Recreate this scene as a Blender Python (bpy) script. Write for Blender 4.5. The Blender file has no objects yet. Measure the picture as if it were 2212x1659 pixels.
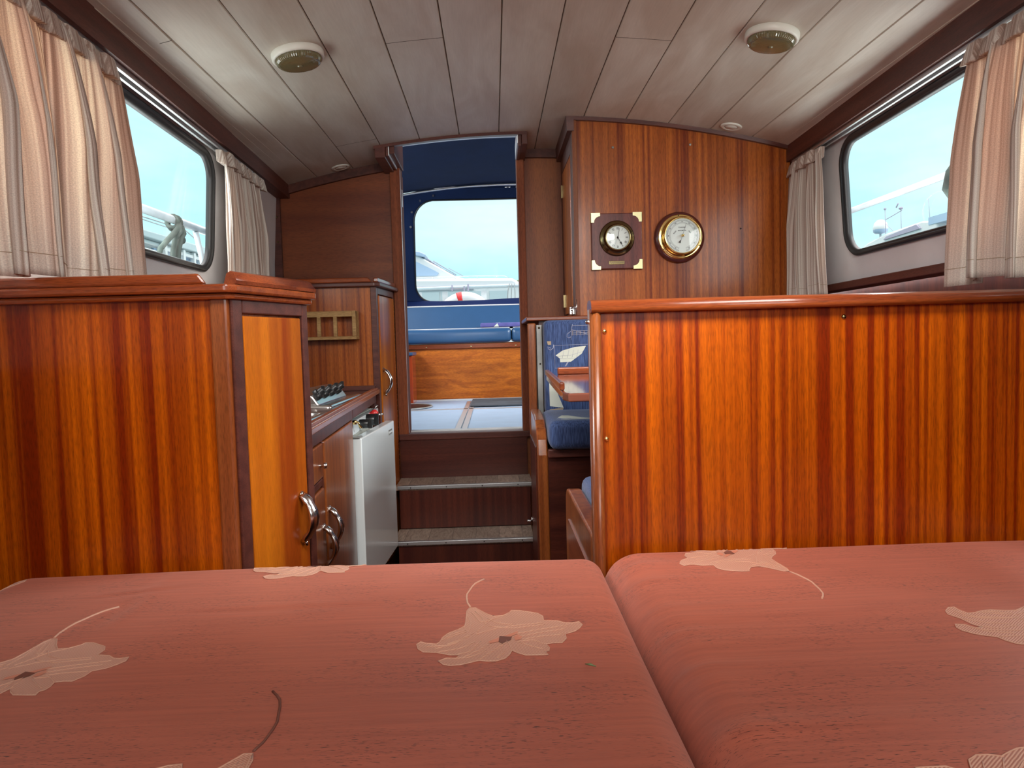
import bpy, bmesh, math, random
from mathutils import Vector, Matrix, noise as mnoise
sin, cos, pi, sqrt = math.sin, math.cos, math.pi, math.sqrt
S = bpy.context.scene
COL = S.collection
rnd = random.Random(7)

# ------------------------------------------------------------------ camera
cd = bpy.data.cameras.new('camera')
cam = bpy.data.objects.new('camera', cd)
COL.objects.link(cam)
R0 = (0.99928773, -0.02575781, -0.02757838)
R1 = (0.02897934, 0.05570127, 0.99802684)
R2 = (0.02417084, 0.99811518, -0.05640804)
m = Matrix(((R0[0], R1[0], -R2[0], 0), (R0[1], R1[1], -R2[1], 0), (R0[2], R1[2], -R2[2], 0.92), (0, 0, 0, 1)))
cam.matrix_world = m
cd.sensor_width = 36.0
cd.lens = 1550.0 / 2212 * 36
cd.clip_start = 0.02
cd.clip_end = 500
S.camera = cam

# ------------------------------------------------------------------ view, world
S.view_settings.view_transform = 'Standard'
S.view_settings.look = 'None'
S.view_settings.gamma = 1
S.view_settings.exposure = 0.0
S.view_settings.use_curve_mapping = False
S.cycles.max_bounces = 10
S.cycles.diffuse_bounces = 6
S.cycles.glossy_bounces = 4
S.cycles.transparent_max_bounces = 16
S.cycles.sample_clamp_indirect = 6.0
S.cycles.caustics_reflective = False
S.cycles.caustics_refractive = False

W = bpy.data.worlds.new('overcast_sky')
S.world = W
W.use_nodes = True
nt = W.node_tree
nt.nodes.clear()
def N(tree, t, **k):
    n = tree.nodes.new(t)
    for a, b in k.items():
        setattr(n, a, b)
    return n
out = N(nt, 'ShaderNodeOutputWorld')
bg = N(nt, 'ShaderNodeBackground')
tc = N(nt, 'ShaderNodeTexCoord')
sep = N(nt, 'ShaderNodeSeparateXYZ')
nt.links.new(tc.outputs['Generated'], sep.inputs[0])
ramp = N(nt, 'ShaderNodeValToRGB')
el = ramp.color_ramp.elements
el[0].position = 0.0; el[0].color = (0.70, 1.10, 1.20, 1)
el[1].position = 1.0; el[1].color = (4.2, 4.1, 4.0, 1)
e = el.new(0.30); e.color = (0.60, 1.02, 1.12, 1)
e = el.new(0.5); e.color = (2.0, 2.15, 2.15, 1)
nt.links.new(sep.outputs['Z'], ramp.inputs[0])
mp = N(nt, 'ShaderNodeMapping'); mp.inputs['Scale'].default_value = (1.2, 1.2, 3.4)
nt.links.new(tc.outputs['Generated'], mp.inputs[0])
cl = N(nt, 'ShaderNodeTexNoise'); cl.inputs['Scale'].default_value = 2.6; cl.inputs['Detail'].default_value = 5; cl.inputs['Roughness'].default_value = 0.5
nt.links.new(mp.outputs[0], cl.inputs['Vector'])
cr = N(nt, 'ShaderNodeValToRGB')
cr.color_ramp.elements[0].position = 0.38; cr.color_ramp.elements[0].color = (0.90, 0.98, 1.0, 1)
cr.color_ramp.elements[1].position = 0.68; cr.color_ramp.elements[1].color = (1.5, 1.12, 1.05, 1)
nt.links.new(cl.outputs['Fac'], cr.inputs[0])
mx = N(nt, 'ShaderNodeMix', data_type='RGBA', blend_type='MULTIPLY')
mx.inputs[0].default_value = 1.0
nt.links.new(ramp.outputs[0], mx.inputs[6]); nt.links.new(cr.outputs[0], mx.inputs[7])
nt.links.new(mx.outputs[2], bg.inputs['Color'])
bg.inputs['Strength'].default_value = 1.0
nt.links.new(bg.outputs[0], out.inputs[0])

# fill lamps added out of view, behind and above the photographer
def area(name, loc, rot, sx, sy, power, col):
    l = bpy.data.lights.new(name, 'AREA'); l.shape = 'RECTANGLE'; l.size = sx; l.size_y = sy; l.energy = power; l.color = col
    o = bpy.data.objects.new(name, l); COL.objects.link(o); o.location = loc; o.rotation_euler = rot
    return o
area('fore_fill', (0.13, -0.62, 1.32), (math.radians(90), 0, 0), 1.2, 0.40, 9.0, (1.0, 0.98, 0.95))
fh = area('overhead_fill', (0.12, 0.72, 1.62), (math.radians(55), 0, 0), 0.9, 0.45, 12.0, (1.0, 0.97, 0.92))
fh.data.spread = math.radians(106)

# lamps added to boost daylight, just outside the glass behind the drawn-back curtains
area('left_window_fill', (-1.02, 1.10, 1.38), (0, math.radians(-90), 0), 0.38, 0.75, 6.5, (1.0, 0.98, 0.95))
area('right_window_fill', (1.26, 1.10, 1.38), (0, math.radians(90), 0), 0.38, 0.75, 6.5, (1.0, 0.98, 0.95))
# added lamps high on either side, extra skylight for the aisle
area('left_high_fill', (-2.0, 2.0, 2.05), (0, math.radians(-55), 0), 0.8, 1.7, 100.0, (0.93, 0.98, 1.0))
area('right_high_fill', (2.26, 2.0, 2.05), (0, math.radians(55), 0), 0.8, 1.7, 160.0, (0.93, 0.98, 1.0))
# lamps added below the windows to brighten the ceiling like deck bounce
area('left_low_fill', (-1.13, 1.75, 1.08), (0, math.radians(180 + 40), 0), 0.24, 1.9, 7.5, (0.98, 0.99, 0.97))
area('right_low_fill', (1.38, 1.75, 1.08), (0, math.radians(180 - 40), 0), 0.24, 1.9, 7.5, (0.98, 0.99, 0.97))
area('cockpit_left_fill', (-1.30, 4.1, 1.62), (0, math.radians(-70), 0), 0.6, 1.5, 26.0, (0.95, 0.98, 1.0))  # this pair is added out of view to brighten the cockpit
area('cockpit_right_fill', (1.60, 4.1, 1.62), (0, math.radians(70), 0), 0.6, 1.5, 26.0, (0.95, 0.98, 1.0))

# ------------------------------------------------------------------ materials
MATS = {}
def nodes_of(m):
    m.use_nodes = True
    t = m.node_tree
    b = t.nodes.get('Principled BSDF')
    return t, b
def mat(name, col, rough=0.5, metal=0.0, coat=0.0, spec=0.5, bump=0.0, bscale=200, sheen=0.0, var=0.0):
    if name in MATS: return MATS[name]
    m = bpy.data.materials.new(name)
    t, b = nodes_of(m)
    b.inputs['Base Color'].default_value = (*col, 1)
    b.inputs['Roughness'].default_value = rough
    b.inputs['Metallic'].default_value = metal
    b.inputs['Coat Weight'].default_value = coat
    b.inputs['Coat Roughness'].default_value = 0.08
    b.inputs['Specular IOR Level'].default_value = spec
    b.inputs['Sheen Weight'].default_value = sheen
    tcn = N(t, 'ShaderNodeTexCoord')
    if bump or var:
        nz = N(t, 'ShaderNodeTexNoise'); nz.inputs['Scale'].default_value = bscale; nz.inputs['Detail'].default_value = 3
        t.links.new(tcn.outputs['Object'], nz.inputs['Vector'])
    if bump:
        bp = N(t, 'ShaderNodeBump'); bp.inputs['Strength'].default_value = bump; bp.inputs['Distance'].default_value = 0.001
        t.links.new(nz.outputs['Fac'], bp.inputs['Height']); t.links.new(bp.outputs[0], b.inputs['Normal'])
    if var:
        nz2 = N(t, 'ShaderNodeTexNoise'); nz2.inputs['Scale'].default_value = 9; nz2.inputs['Detail'].default_value = 5
        t.links.new(tcn.outputs['Object'], nz2.inputs['Vector'])
        mr = N(t, 'ShaderNodeMapRange'); mr.inputs['From Min'].default_value = 0.3; mr.inputs['From Max'].default_value = 0.7
        mr.inputs['To Min'].default_value = 1 - var; mr.inputs['To Max'].default_value = 1 + var
        t.links.new(nz2.outputs['Fac'], mr.inputs[0])
        vm = N(t, 'ShaderNodeVectorMath', operation='SCALE')
        vm.inputs[0].default_value = col
        t.links.new(mr.outputs[0], vm.inputs['Scale']); t.links.new(vm.outputs[0], b.inputs['Base Color'])
    MATS[name] = m
    return m

def wood(name, dark, light, grain='z', stripe=38.0, rough=0.13, coat=0.22, lo=0.36, hi=0.64, wob=0.8, pore=0.35, seed=0.0, figure=0.0):
    """sapele / mahogany veneer: ribbon stripes across, long along the grain"""
    if name in MATS: return MATS[name]
    m = bpy.data.materials.new(name)
    t, b = nodes_of(m)
    L = t.links.new
    tcn = N(t, 'ShaderNodeTexCoord')
    def mapped(across, along, off=0.0):
        mpn = N(t, 'ShaderNodeMapping')
        s = [across] * 3
        s['xyz'.index(grain)] = along
        mpn.inputs['Scale'].default_value = s
        mpn.inputs['Location'].default_value = (off + seed, off * 1.7 + seed, off * 0.6)
        L(tcn.outputs['Object'], mpn.inputs[0])
        return mpn
    n1 = N(t, 'ShaderNodeTexNoise'); n1.inputs['Scale'].default_value = 1.0; n1.inputs['Detail'].default_value = 2.5; n1.inputs['Roughness'].default_value = 0.55
    n1.inputs['Distortion'].default_value = figure
    L(mapped(stripe, wob).outputs[0], n1.inputs['Vector'])
    cr = N(t, 'ShaderNodeValToRGB')
    cr.color_ramp.elements[0].position = lo; cr.color_ramp.elements[0].color = (*dark, 1)
    cr.color_ramp.elements[1].position = hi; cr.color_ramp.elements[1].color = (*light, 1)
    L(n1.outputs['Fac'], cr.inputs[0])
    # pores and fibre
    n2 = N(t, 'ShaderNodeTexNoise'); n2.inputs['Scale'].default_value = 1.0; n2.inputs['Detail'].default_value = 2.0
    L(mapped(700, 60, 3.1).outputs[0], n2.inputs['Vector'])
    r2 = N(t, 'ShaderNodeMapRange'); r2.inputs['From Min'].default_value = 0.32; r2.inputs['From Max'].default_value = 0.55
    r2.inputs['To Min'].default_value = 1 - pore; r2.inputs['To Max'].default_value = 1.0
    L(n2.outputs['Fac'], r2.inputs[0])
    n3 = N(t, 'ShaderNodeTexNoise'); n3.inputs['Scale'].default_value = 1.0; n3.inputs['Detail'].default_value = 3.0
    L(mapped(5.0, 1.6, 9.0).outputs[0], n3.inputs['Vector'])
    r3 = N(t, 'ShaderNodeMapRange'); r3.inputs['From Min'].default_value = 0.3; r3.inputs['From Max'].default_value = 0.7
    r3.inputs['To Min'].default_value = 0.78; r3.inputs['To Max'].default_value = 1.18
    L(n3.outputs['Fac'], r3.inputs[0])
    mu = N(t, 'ShaderNodeMath', operation='MULTIPLY'); L(r2.outputs[0], mu.inputs[0]); L(r3.outputs[0], mu.inputs[1])
    vm = N(t, 'ShaderNodeVectorMath', operation='SCALE'); L(cr.outputs[0], vm.inputs[0]); L(mu.outputs[0], vm.inputs['Scale'])
    L(vm.outputs[0], b.inputs['Base Color'])
    b.inputs['Roughness'].default_value = rough + 0.15
    b.inputs['Coat Weight'].default_value = coat
    b.inputs['Coat Roughness'].default_value = rough
    b.inputs['Specular IOR Level'].default_value = 0.3
    bp = N(t, 'ShaderNodeBump'); bp.inputs['Strength'].default_value = 0.12; bp.inputs['Distance'].default_value = 0.0006
    L(n2.outputs['Fac'], bp.inputs['Height']); L(bp.outputs[0], b.inputs['Normal'])
    MATS[name] = m
    return m

w_panel = wood('sapele_panel', (0.22, 0.020, 0.0006), (0.64, 0.128, 0.001), 'z', 78, lo=0.38, hi=0.70, wob=0.5)
w_panel2 = wood('sapele_panel_far', (0.17, 0.026, 0.006), (0.50, 0.135, 0.020), 'z', 62, rough=0.17, seed=4.3, lo=0.33, hi=0.67, wob=0.4)
w_door = wood('mahogany_door', (0.30, 0.050, 0.005), (0.60, 0.165, 0.008), 'z', 16, seed=2.2, pore=0.2)
w_plain = wood('mahogany_plain', (0.165, 0.034, 0.010), (0.25, 0.062, 0.017), 'x', 14, rough=0.36, seed=1.3, pore=0.3, coat=0.10)
w_plainz = wood('mahogany_plain_upright', (0.20, 0.050, 0.014), (0.31, 0.092, 0.024), 'z', 18, rough=0.36, seed=5.3, pore=0.3, coat=0.10)
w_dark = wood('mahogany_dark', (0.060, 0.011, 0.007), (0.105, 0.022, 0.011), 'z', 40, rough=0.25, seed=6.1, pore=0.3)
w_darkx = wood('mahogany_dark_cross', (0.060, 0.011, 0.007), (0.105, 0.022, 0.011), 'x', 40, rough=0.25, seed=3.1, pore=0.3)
w_trim_x = wood('mahogany_trim_x', (0.22, 0.040, 0.010), (0.36, 0.080, 0.018), 'x', 60, rough=0.14, seed=7.7, coat=0.6)
w_trim_y = wood('mahogany_trim_y', (0.19, 0.038, 0.014), (0.29, 0.066, 0.022), 'y', 60, rough=0.14, seed=8.2, coat=0.6)
w_trim_z = wood('mahogany_trim_z', (0.22, 0.050, 0.013), (0.38, 0.105, 0.024), 'z', 60, rough=0.16, seed=9.2, coat=0.5)
w_beam = wood('mahogany_beam', (0.085, 0.022, 0.014), (0.13, 0.036, 0.022), 'y', 50, rough=0.4, seed=2.9, coat=0.15)
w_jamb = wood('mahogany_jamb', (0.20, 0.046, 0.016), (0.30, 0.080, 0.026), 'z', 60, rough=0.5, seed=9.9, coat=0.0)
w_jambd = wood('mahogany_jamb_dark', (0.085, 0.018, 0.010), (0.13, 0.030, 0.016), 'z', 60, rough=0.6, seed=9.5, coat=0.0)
w_rim = wood('mahogany_rim_dark', (0.085, 0.022, 0.016), (0.13, 0.036, 0.024), 'x', 50, rough=0.28, seed=2.4, coat=0.25)
w_oak = wood('light_oak', (0.38, 0.20, 0.07), (0.56, 0.33, 0.13), 'x', 70, rough=0.5, coat=0.0, seed=1.9, pore=0.4)
w_teak = wood('varnished_teak', (0.36, 0.080, 0.006), (0.58, 0.150, 0.010), 'x', 26, rough=0.3, coat=0.05, seed=5.9, wob=4, figure=1.2, pore=0.4)
w_worktop = mat('worktop_laminate', (0.060, 0.026, 0.022), 0.28, coat=0.3)
m_steel = mat('brushed_steel', (0.62, 0.61, 0.60), 0.25, metal=1.0)
m_alu = mat('aluminium', (0.72, 0.73, 0.74), 0.35, metal=0.9)
m_alud = mat('aluminium_weathered', (0.42, 0.42, 0.40), 0.55, metal=0.6, bump=0.4, bscale=500, var=0.35)
m_chrome = mat('satin_chrome', (0.70, 0.68, 0.67), 0.18, metal=1.0)
m_brass = mat('polished_brass', (0.86, 0.62, 0.24), 0.14, metal=1.0)
m_brassd = mat('aged_brass', (0.26, 0.20, 0.10), 0.22, metal=1.0)
m_brassp = mat('corner_brass', (0.80, 0.76, 0.42), 0.35, metal=0.7)
m_black = mat('black_plastic', (0.012, 0.012, 0.013), 0.3)
m_rubber = mat('black_rubber', (0.018, 0.018, 0.020), 0.38)
m_white = mat('white_enamel', (0.86, 0.92, 0.93), 0.18, coat=0.4)
m_whitep = mat('cream_plastic', (0.72, 0.71, 0.64), 0.4)
m_ivory = mat('fridge_gasket', (0.70, 0.69, 0.58), 0.5)
m_lining = mat('grey_vinyl_lining', (0.78, 0.77, 0.79), 0.6, bump=0.25, bscale=400, var=0.05)
m_red = mat('red_plastic', (0.65, 0.03, 0.03), 0.35)
m_dial = mat('dial_white', (0.78, 0.82, 0.80), 0.4)
m_ink = mat('dial_ink', (0.03, 0.03, 0.035), 0.5)
m_clockwood = wood('clock_board_wood', (0.115, 0.024, 0.020), (0.20, 0.045, 0.036), 'z', 40, rough=0.25, seed=3.3)
m_barowood = mat('barometer_wood', (0.085, 0.020, 0.018), 0.25, coat=0.5)
m_vinyl = mat('navy_vinyl', (0.026, 0.082, 0.185), 0.35, coat=0.15, bump=0.2, bscale=300, var=0.05)
m_piping = mat('pale_piping', (0.62, 0.60, 0.58), 0.5)
m_canvas = mat('navy_canvas', (0.004, 0.012, 0.046), 0.9, bump=0.3, bscale=900, var=0.12, spec=0.2)
m_canvas2 = mat('navy_canvas_hem', (0.006, 0.014, 0.060), 0.95, spec=0.05, bump=0.2, bscale=500)
m_deck = mat('blue_grey_deck', (0.42, 0.56, 0.74), 0.55, bump=0.15, bscale=600, var=0.05)
m_mat = mat('charcoal_doormat', (0.075, 0.085, 0.10), 0.95, bump=1.0, bscale=500, var=0.25)
m_hull = mat('white_gelcoat', (0.62, 0.66, 0.67), 0.25, coat=0.3)
m_hullg = mat('pale_grey_paint', (0.42, 0.53, 0.56), 0.4)
m_tint = mat('tinted_boat_glass', (0.33, 0.46, 0.62), 0.15)
m_pipe = mat('white_painted_pipe', (0.42, 0.48, 0.50), 0.45, var=0.22)
m_rope = mat('mooring_rope', (0.055, 0.075, 0.065), 0.95, bump=1.0, bscale=160, var=0.8)
m_ropec = mat('grey_cord', (0.25, 0.28, 0.28), 0.9)
m_orange = mat('tan_rope', (0.62, 0.36, 0.14), 0.8)
m_water = mat('harbour_water', (0.10, 0.16, 0.16), 0.12)
m_leaf = mat('tree_leaves', (0.20, 0.26, 0.12), 0.8, var=0.4)
m_sail = mat('printed_sail_cream', (0.68, 0.68, 0.58), 0.8)
m_tan = mat('printed_tan', (0.42, 0.31, 0.20), 0.8)
m_line = mat('printed_line_grey', (0.34, 0.34, 0.44), 0.8)
m_groove = mat('plank_joint_shadow_gap', (0.10, 0.08, 0.06), 0.8)
m_stone = mat('stone_quay', (0.3, 0.3, 0.3), 0.9)

def ceiling_mat():
    m = bpy.data.materials.new('whitewashed_planks')
    t, b = nodes_of(m); L = t.links.new
    tcn = N(t, 'ShaderNodeTexCoord')
    mp = N(t, 'ShaderNodeMapping'); mp.inputs['Scale'].default_value = (9, 2.2, 2)
    L(tcn.outputs['Object'], mp.inputs[0])
    n = N(t, 'ShaderNodeTexNoise'); n.inputs['Scale'].default_value = 1.0; n.inputs['Detail'].default_value = 4; n.inputs['Distortion'].default_value = 0.8
    L(mp.outputs[0], n.inputs['Vector'])
    cr = N(t, 'ShaderNodeValToRGB')
    cr.color_ramp.elements[0].position = 0.34; cr.color_ramp.elements[0].color = (0.53, 0.465, 0.39, 1)
    cr.color_ramp.elements[1].position = 0.66; cr.color_ramp.elements[1].color = (0.66, 0.63, 0.56, 1)
    L(n.outputs['Fac'], cr.inputs[0])
    mp2 = N(t, 'ShaderNodeMapping'); mp2.inputs['Scale'].default_value = (260, 14, 10)
    L(tcn.outputs['Object'], mp2.inputs[0])
    n2 = N(t, 'ShaderNodeTexNoise'); n2.inputs['Scale'].default_value = 1.0
    L(mp2.outputs[0], n2.inputs['Vector'])
    mr = N(t, 'ShaderNodeMapRange'); mr.inputs['To Min'].default_value = 0.90; mr.inputs['To Max'].default_value = 1.08
    L(n2.outputs['Fac'], mr.inputs[0])
    # plank to plank tone
    sx = N(t, 'ShaderNodeSeparateXYZ'); L(tcn.outputs['Object'], sx.inputs[0])
    a = N(t, 'ShaderNodeMath', operation='SUBTRACT'); a.inputs[1].default_value = 0.043; L(sx.outputs[0], a.inputs[0])
    d = N(t, 'ShaderNodeMath', operation='DIVIDE'); d.inputs[1].default_value = 0.1485; L(a.outputs[0], d.inputs[0])
    f = N(t, 'ShaderNodeMath', operation='FLOOR'); L(d.outputs[0], f.inputs[0])
    wn = N(t, 'ShaderNodeTexWhiteNoise', noise_dimensions='1D'); L(f.outputs[0], wn.inputs['W'])
    mr2 = N(t, 'ShaderNodeMapRange'); mr2.inputs['To Min'].default_value = 0.95; mr2.inputs['To Max'].default_value = 1.05
    L(wn.outputs['Value'], mr2.inputs[0])
    mu = N(t, 'ShaderNodeMath', operation='MULTIPLY'); L(mr.outputs[0], mu.inputs[0]); L(mr2.outputs[0], mu.inputs[1])
    vm = N(t, 'ShaderNodeVectorMath', operation='SCALE'); L(cr.outputs[0], vm.inputs[0]); L(mu.outputs[0], vm.inputs['Scale'])
    L(vm.outputs[0], b.inputs['Base Color'])
    b.inputs['Roughness'].default_value = 0.42
    b.inputs['Specular IOR Level'].default_value = 0.45
    return m
m_ceil = ceiling_mat()

def satin_mat(name, c1, c2, fleck):
    """slubbed furnishing satin: weft streaks along x"""
    m = bpy.data.materials.new(name)
    t, b = nodes_of(m); L = t.links.new
    tcn = N(t, 'ShaderNodeTexCoord')
    def nz(sc, detail=2, off=0):
        mp = N(t, 'ShaderNodeMapping'); mp.inputs['Scale'].default_value = sc; mp.inputs['Location'].default_value = (off, off, 0)
        L(tcn.outputs['Object'], mp.inputs[0])
        n = N(t, 'ShaderNodeTexNoise'); n.inputs['Scale'].default_value = 1.0; n.inputs['Detail'].default_value = detail
        L(mp.outputs[0], n.inputs['Vector']); return n
    n1 = nz((7, 160, 40), 3)
    cr = N(t, 'ShaderNodeValToRGB')
    cr.color_ramp.elements[0].position = 0.3; cr.color_ramp.elements[0].color = (*c1, 1)
    cr.color_ramp.elements[1].position = 0.7; cr.color_ramp.elements[1].color = (*c2, 1)
    L(n1.outputs['Fac'], cr.inputs[0])
    n2 = nz((130, 1000, 300), 1, 5)
    r2 = N(t, 'ShaderNodeMapRange'); r2.inputs['From Min'].default_value = 0.62; r2.inputs['From Max'].default_value = 0.68
    L(n2.outputs['Fac'], r2.inputs[0])
    n3 = nz((9, 14, 5), 2, 8)
    r3 = N(t, 'ShaderNodeMapRange'); r3.inputs['From Min'].default_value = 0.42; r3.inputs['From Max'].default_value = 0.6
    L(n3.outputs['Fac'], r3.inputs[0])
    mu = N(t, 'ShaderNodeMath', operation='MULTIPLY'); L(r2.outputs[0], mu.inputs[0]); L(r3.outputs[0], mu.inputs[1])
    mx = N(t, 'ShaderNodeMix', data_type='RGBA'); mx.inputs[7].default_value = (*fleck, 1)
    L(mu.outputs[0], mx.inputs[0]); L(cr.outputs[0], mx.inputs[6])
    L(mx.outputs[2], b.inputs['Base Color'])
    b.inputs['Roughness'].default_value = 0.48
    b.inputs['Sheen Weight'].default_value = 0.25
    b.inputs['Sheen Tint'].default_value = (1.0, 0.75, 0.65, 1)
    n4 = nz((60, 1500, 500), 2, 2)
    bp = N(t, 'ShaderNodeBump'); bp.inputs['Strength'].default_value = 0.35; bp.inputs['Distance'].default_value = 0.0006
    L(n4.outputs['Fac'], bp.inputs['Height']); L(bp.outputs[0], b.inputs['Normal'])
    return m
m_satin = satin_mat('terracotta_satin', (0.43, 0.105, 0.062), (0.54, 0.138, 0.080), (0.06, 0.010, 0.008))

def thread_mat(name, c1, c2, sc=900):
    m = bpy.data.materials.new(name)
    t, b = nodes_of(m); L = t.links.new
    tcn = N(t, 'ShaderNodeTexCoord')
    mp = N(t, 'ShaderNodeMapping'); mp.inputs['Rotation'].default_value = (0, 0, 0.9)
    L(tcn.outputs['Object'], mp.inputs[0])
    wv = N(t, 'ShaderNodeTexWave'); wv.inputs['Scale'].default_value = sc / 6.0; wv.inputs['Distortion'].default_value = 3.0; wv.inputs['Detail'].default_value = 2
    wv.inputs['Detail Scale'].default_value = 0.3
    L(mp.outputs[0], wv.inputs['Vector'])
    cr = N(t, 'ShaderNodeValToRGB')
    cr.color_ramp.elements[0].position = 0.2; cr.color_ramp.elements[0].color = (*c1, 1)
    cr.color_ramp.elements[1].position = 0.75; cr.color_ramp.elements[1].color = (*c2, 1)
    L(wv.outputs['Fac'], cr.inputs[0]); L(cr.outputs[0], b.inputs['Base Color'])
    b.inputs['Roughness'].default_value = 0.5
    b.inputs['Sheen Weight'].default_value = 0.2
    bp = N(t, 'ShaderNodeBump'); bp.inputs['Strength'].default_value = 0.4; bp.inputs['Distance'].default_value = 0.0005
    L(wv.outputs['Fac'], bp.inputs['Height']); L(bp.outputs[0], b.inputs['Normal'])
    return m
m_thread = thread_mat('petal_thread', (0.50, 0.17, 0.105), (0.78, 0.45, 0.31), 780)
m_thread2 = mat('outline_thread', (0.74, 0.42, 0.29), 0.45, sheen=0.2)
m_thread3 = mat('salmon_thread', (0.72, 0.25, 0.14), 0.45, sheen=0.2)
m_thread4 = mat('brown_thread', (0.22, 0.085, 0.06), 0.5)

def denim_mat():
    m = bpy.data.materials.new('blue_slub_upholstery')
    t, b = nodes_of(m); L = t.links.new
    tcn = N(t, 'ShaderNodeTexCoord')
    mp = N(t, 'ShaderNodeMapping'); mp.inputs['Scale'].default_value = (420, 420, 30)
    L(tcn.outputs['Object'], mp.inputs[0])
    n = N(t, 'ShaderNodeTexNoise'); n.inputs['Scale'].default_value = 1; n.inputs['Detail'].default_value = 3
    L(mp.outputs[0], n.inputs['Vector'])
    cr = N(t, 'ShaderNodeValToRGB')
    cr.color_ramp.elements[0].position = 0.35; cr.color_ramp.elements[0].color = (0.012, 0.030, 0.105, 1)
    cr.color_ramp.elements[1].position = 0.72; cr.color_ramp.elements[1].color = (0.075, 0.125, 0.30, 1)
    L(n.outputs['Fac'], cr.inputs[0]); L(cr.outputs[0], b.inputs['Base Color'])
    b.inputs['Roughness'].default_value = 0.8
    b.inputs['Sheen Weight'].default_value = 0.2
    bp = N(t, 'ShaderNodeBump'); bp.inputs['Strength'].default_value = 0.4; bp.inputs['Distance'].default_value = 0.0006
    L(n.outputs['Fac'], bp.inputs['Height']); L(bp.outputs[0], b.inputs['Normal'])
    return m
m_denim = denim_mat()

def vinylplank_mat():
    m = bpy.data.materials.new('grey_oak_vinyl')
    t, b = nodes_of(m); L = t.links.new
    tcn = N(t, 'ShaderNodeTexCoord')
    sx = N(t, 'ShaderNodeSeparateXYZ'); L(tcn.outputs['Object'], sx.inputs[0])
    d = N(t, 'ShaderNodeMath', operation='DIVIDE'); d.inputs[1].default_value = 0.088; L(sx.outputs[0], d.inputs[0])
    f = N(t, 'ShaderNodeMath', operation='FLOOR'); L(d.outputs[0], f.inputs[0])
    wn = N(t, 'ShaderNodeTexWhiteNoise', noise_dimensions='1D'); L(f.outputs[0], wn.inputs['W'])
    mp = N(t, 'ShaderNodeMapping'); mp.inputs['Scale'].default_value = (90, 18, 5); mp.inputs['Rotation'].default_value = (0, 0, 0.25)
    L(tcn.outputs['Object'], mp.inputs[0])
    n = N(t, 'ShaderNodeTexNoise'); n.inputs['Scale'].default_value = 1; n.inputs['Detail'].default_value = 5; n.inputs['Distortion'].default_value = 1.2
    L(mp.outputs[0], n.inputs['Vector'])
    cr = N(t, 'ShaderNodeValToRGB')
    cr.color_ramp.elements[0].position = 0.3; cr.color_ramp.elements[0].color = (0.34, 0.235, 0.175, 1)
    cr.color_ramp.elements[1].position = 0.7; cr.color_ramp.elements[1].color = (0.66, 0.52, 0.42, 1)
    L(n.outputs['Fac'], cr.inputs[0])
    mr = N(t, 'ShaderNodeMapRange'); mr.inputs['To Min'].default_value = 0.70; mr.inputs['To Max'].default_value = 1.15
    L(wn.outputs['Value'], mr.inputs[0])
    fr_ = N(t, 'ShaderNodeMath', operation='FRACT'); L(d.outputs[0], fr_.inputs[0])
    gp_ = N(t, 'ShaderNodeMath', operation='GREATER_THAN'); gp_.inputs[1].default_value = 0.025; L(fr_.outputs[0], gp_.inputs[0])
    g2 = N(t, 'ShaderNodeMapRange'); g2.inputs['To Min'].default_value = 0.5; L(gp_.outputs[0], g2.inputs[0])
    m3 = N(t, 'ShaderNodeMath', operation='MULTIPLY'); L(mr.outputs[0], m3.inputs[0]); L(g2.outputs[0], m3.inputs[1])
    vm = N(t, 'ShaderNodeVectorMath', operation='SCALE'); L(cr.outputs[0], vm.inputs[0]); L(m3.outputs[0], vm.inputs['Scale'])
    L(vm.outputs[0], b.inputs['Base Color'])
    b.inputs['Roughness'].default_value = 0.45
    return m
m_vplank = vinylplank_mat()

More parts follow.
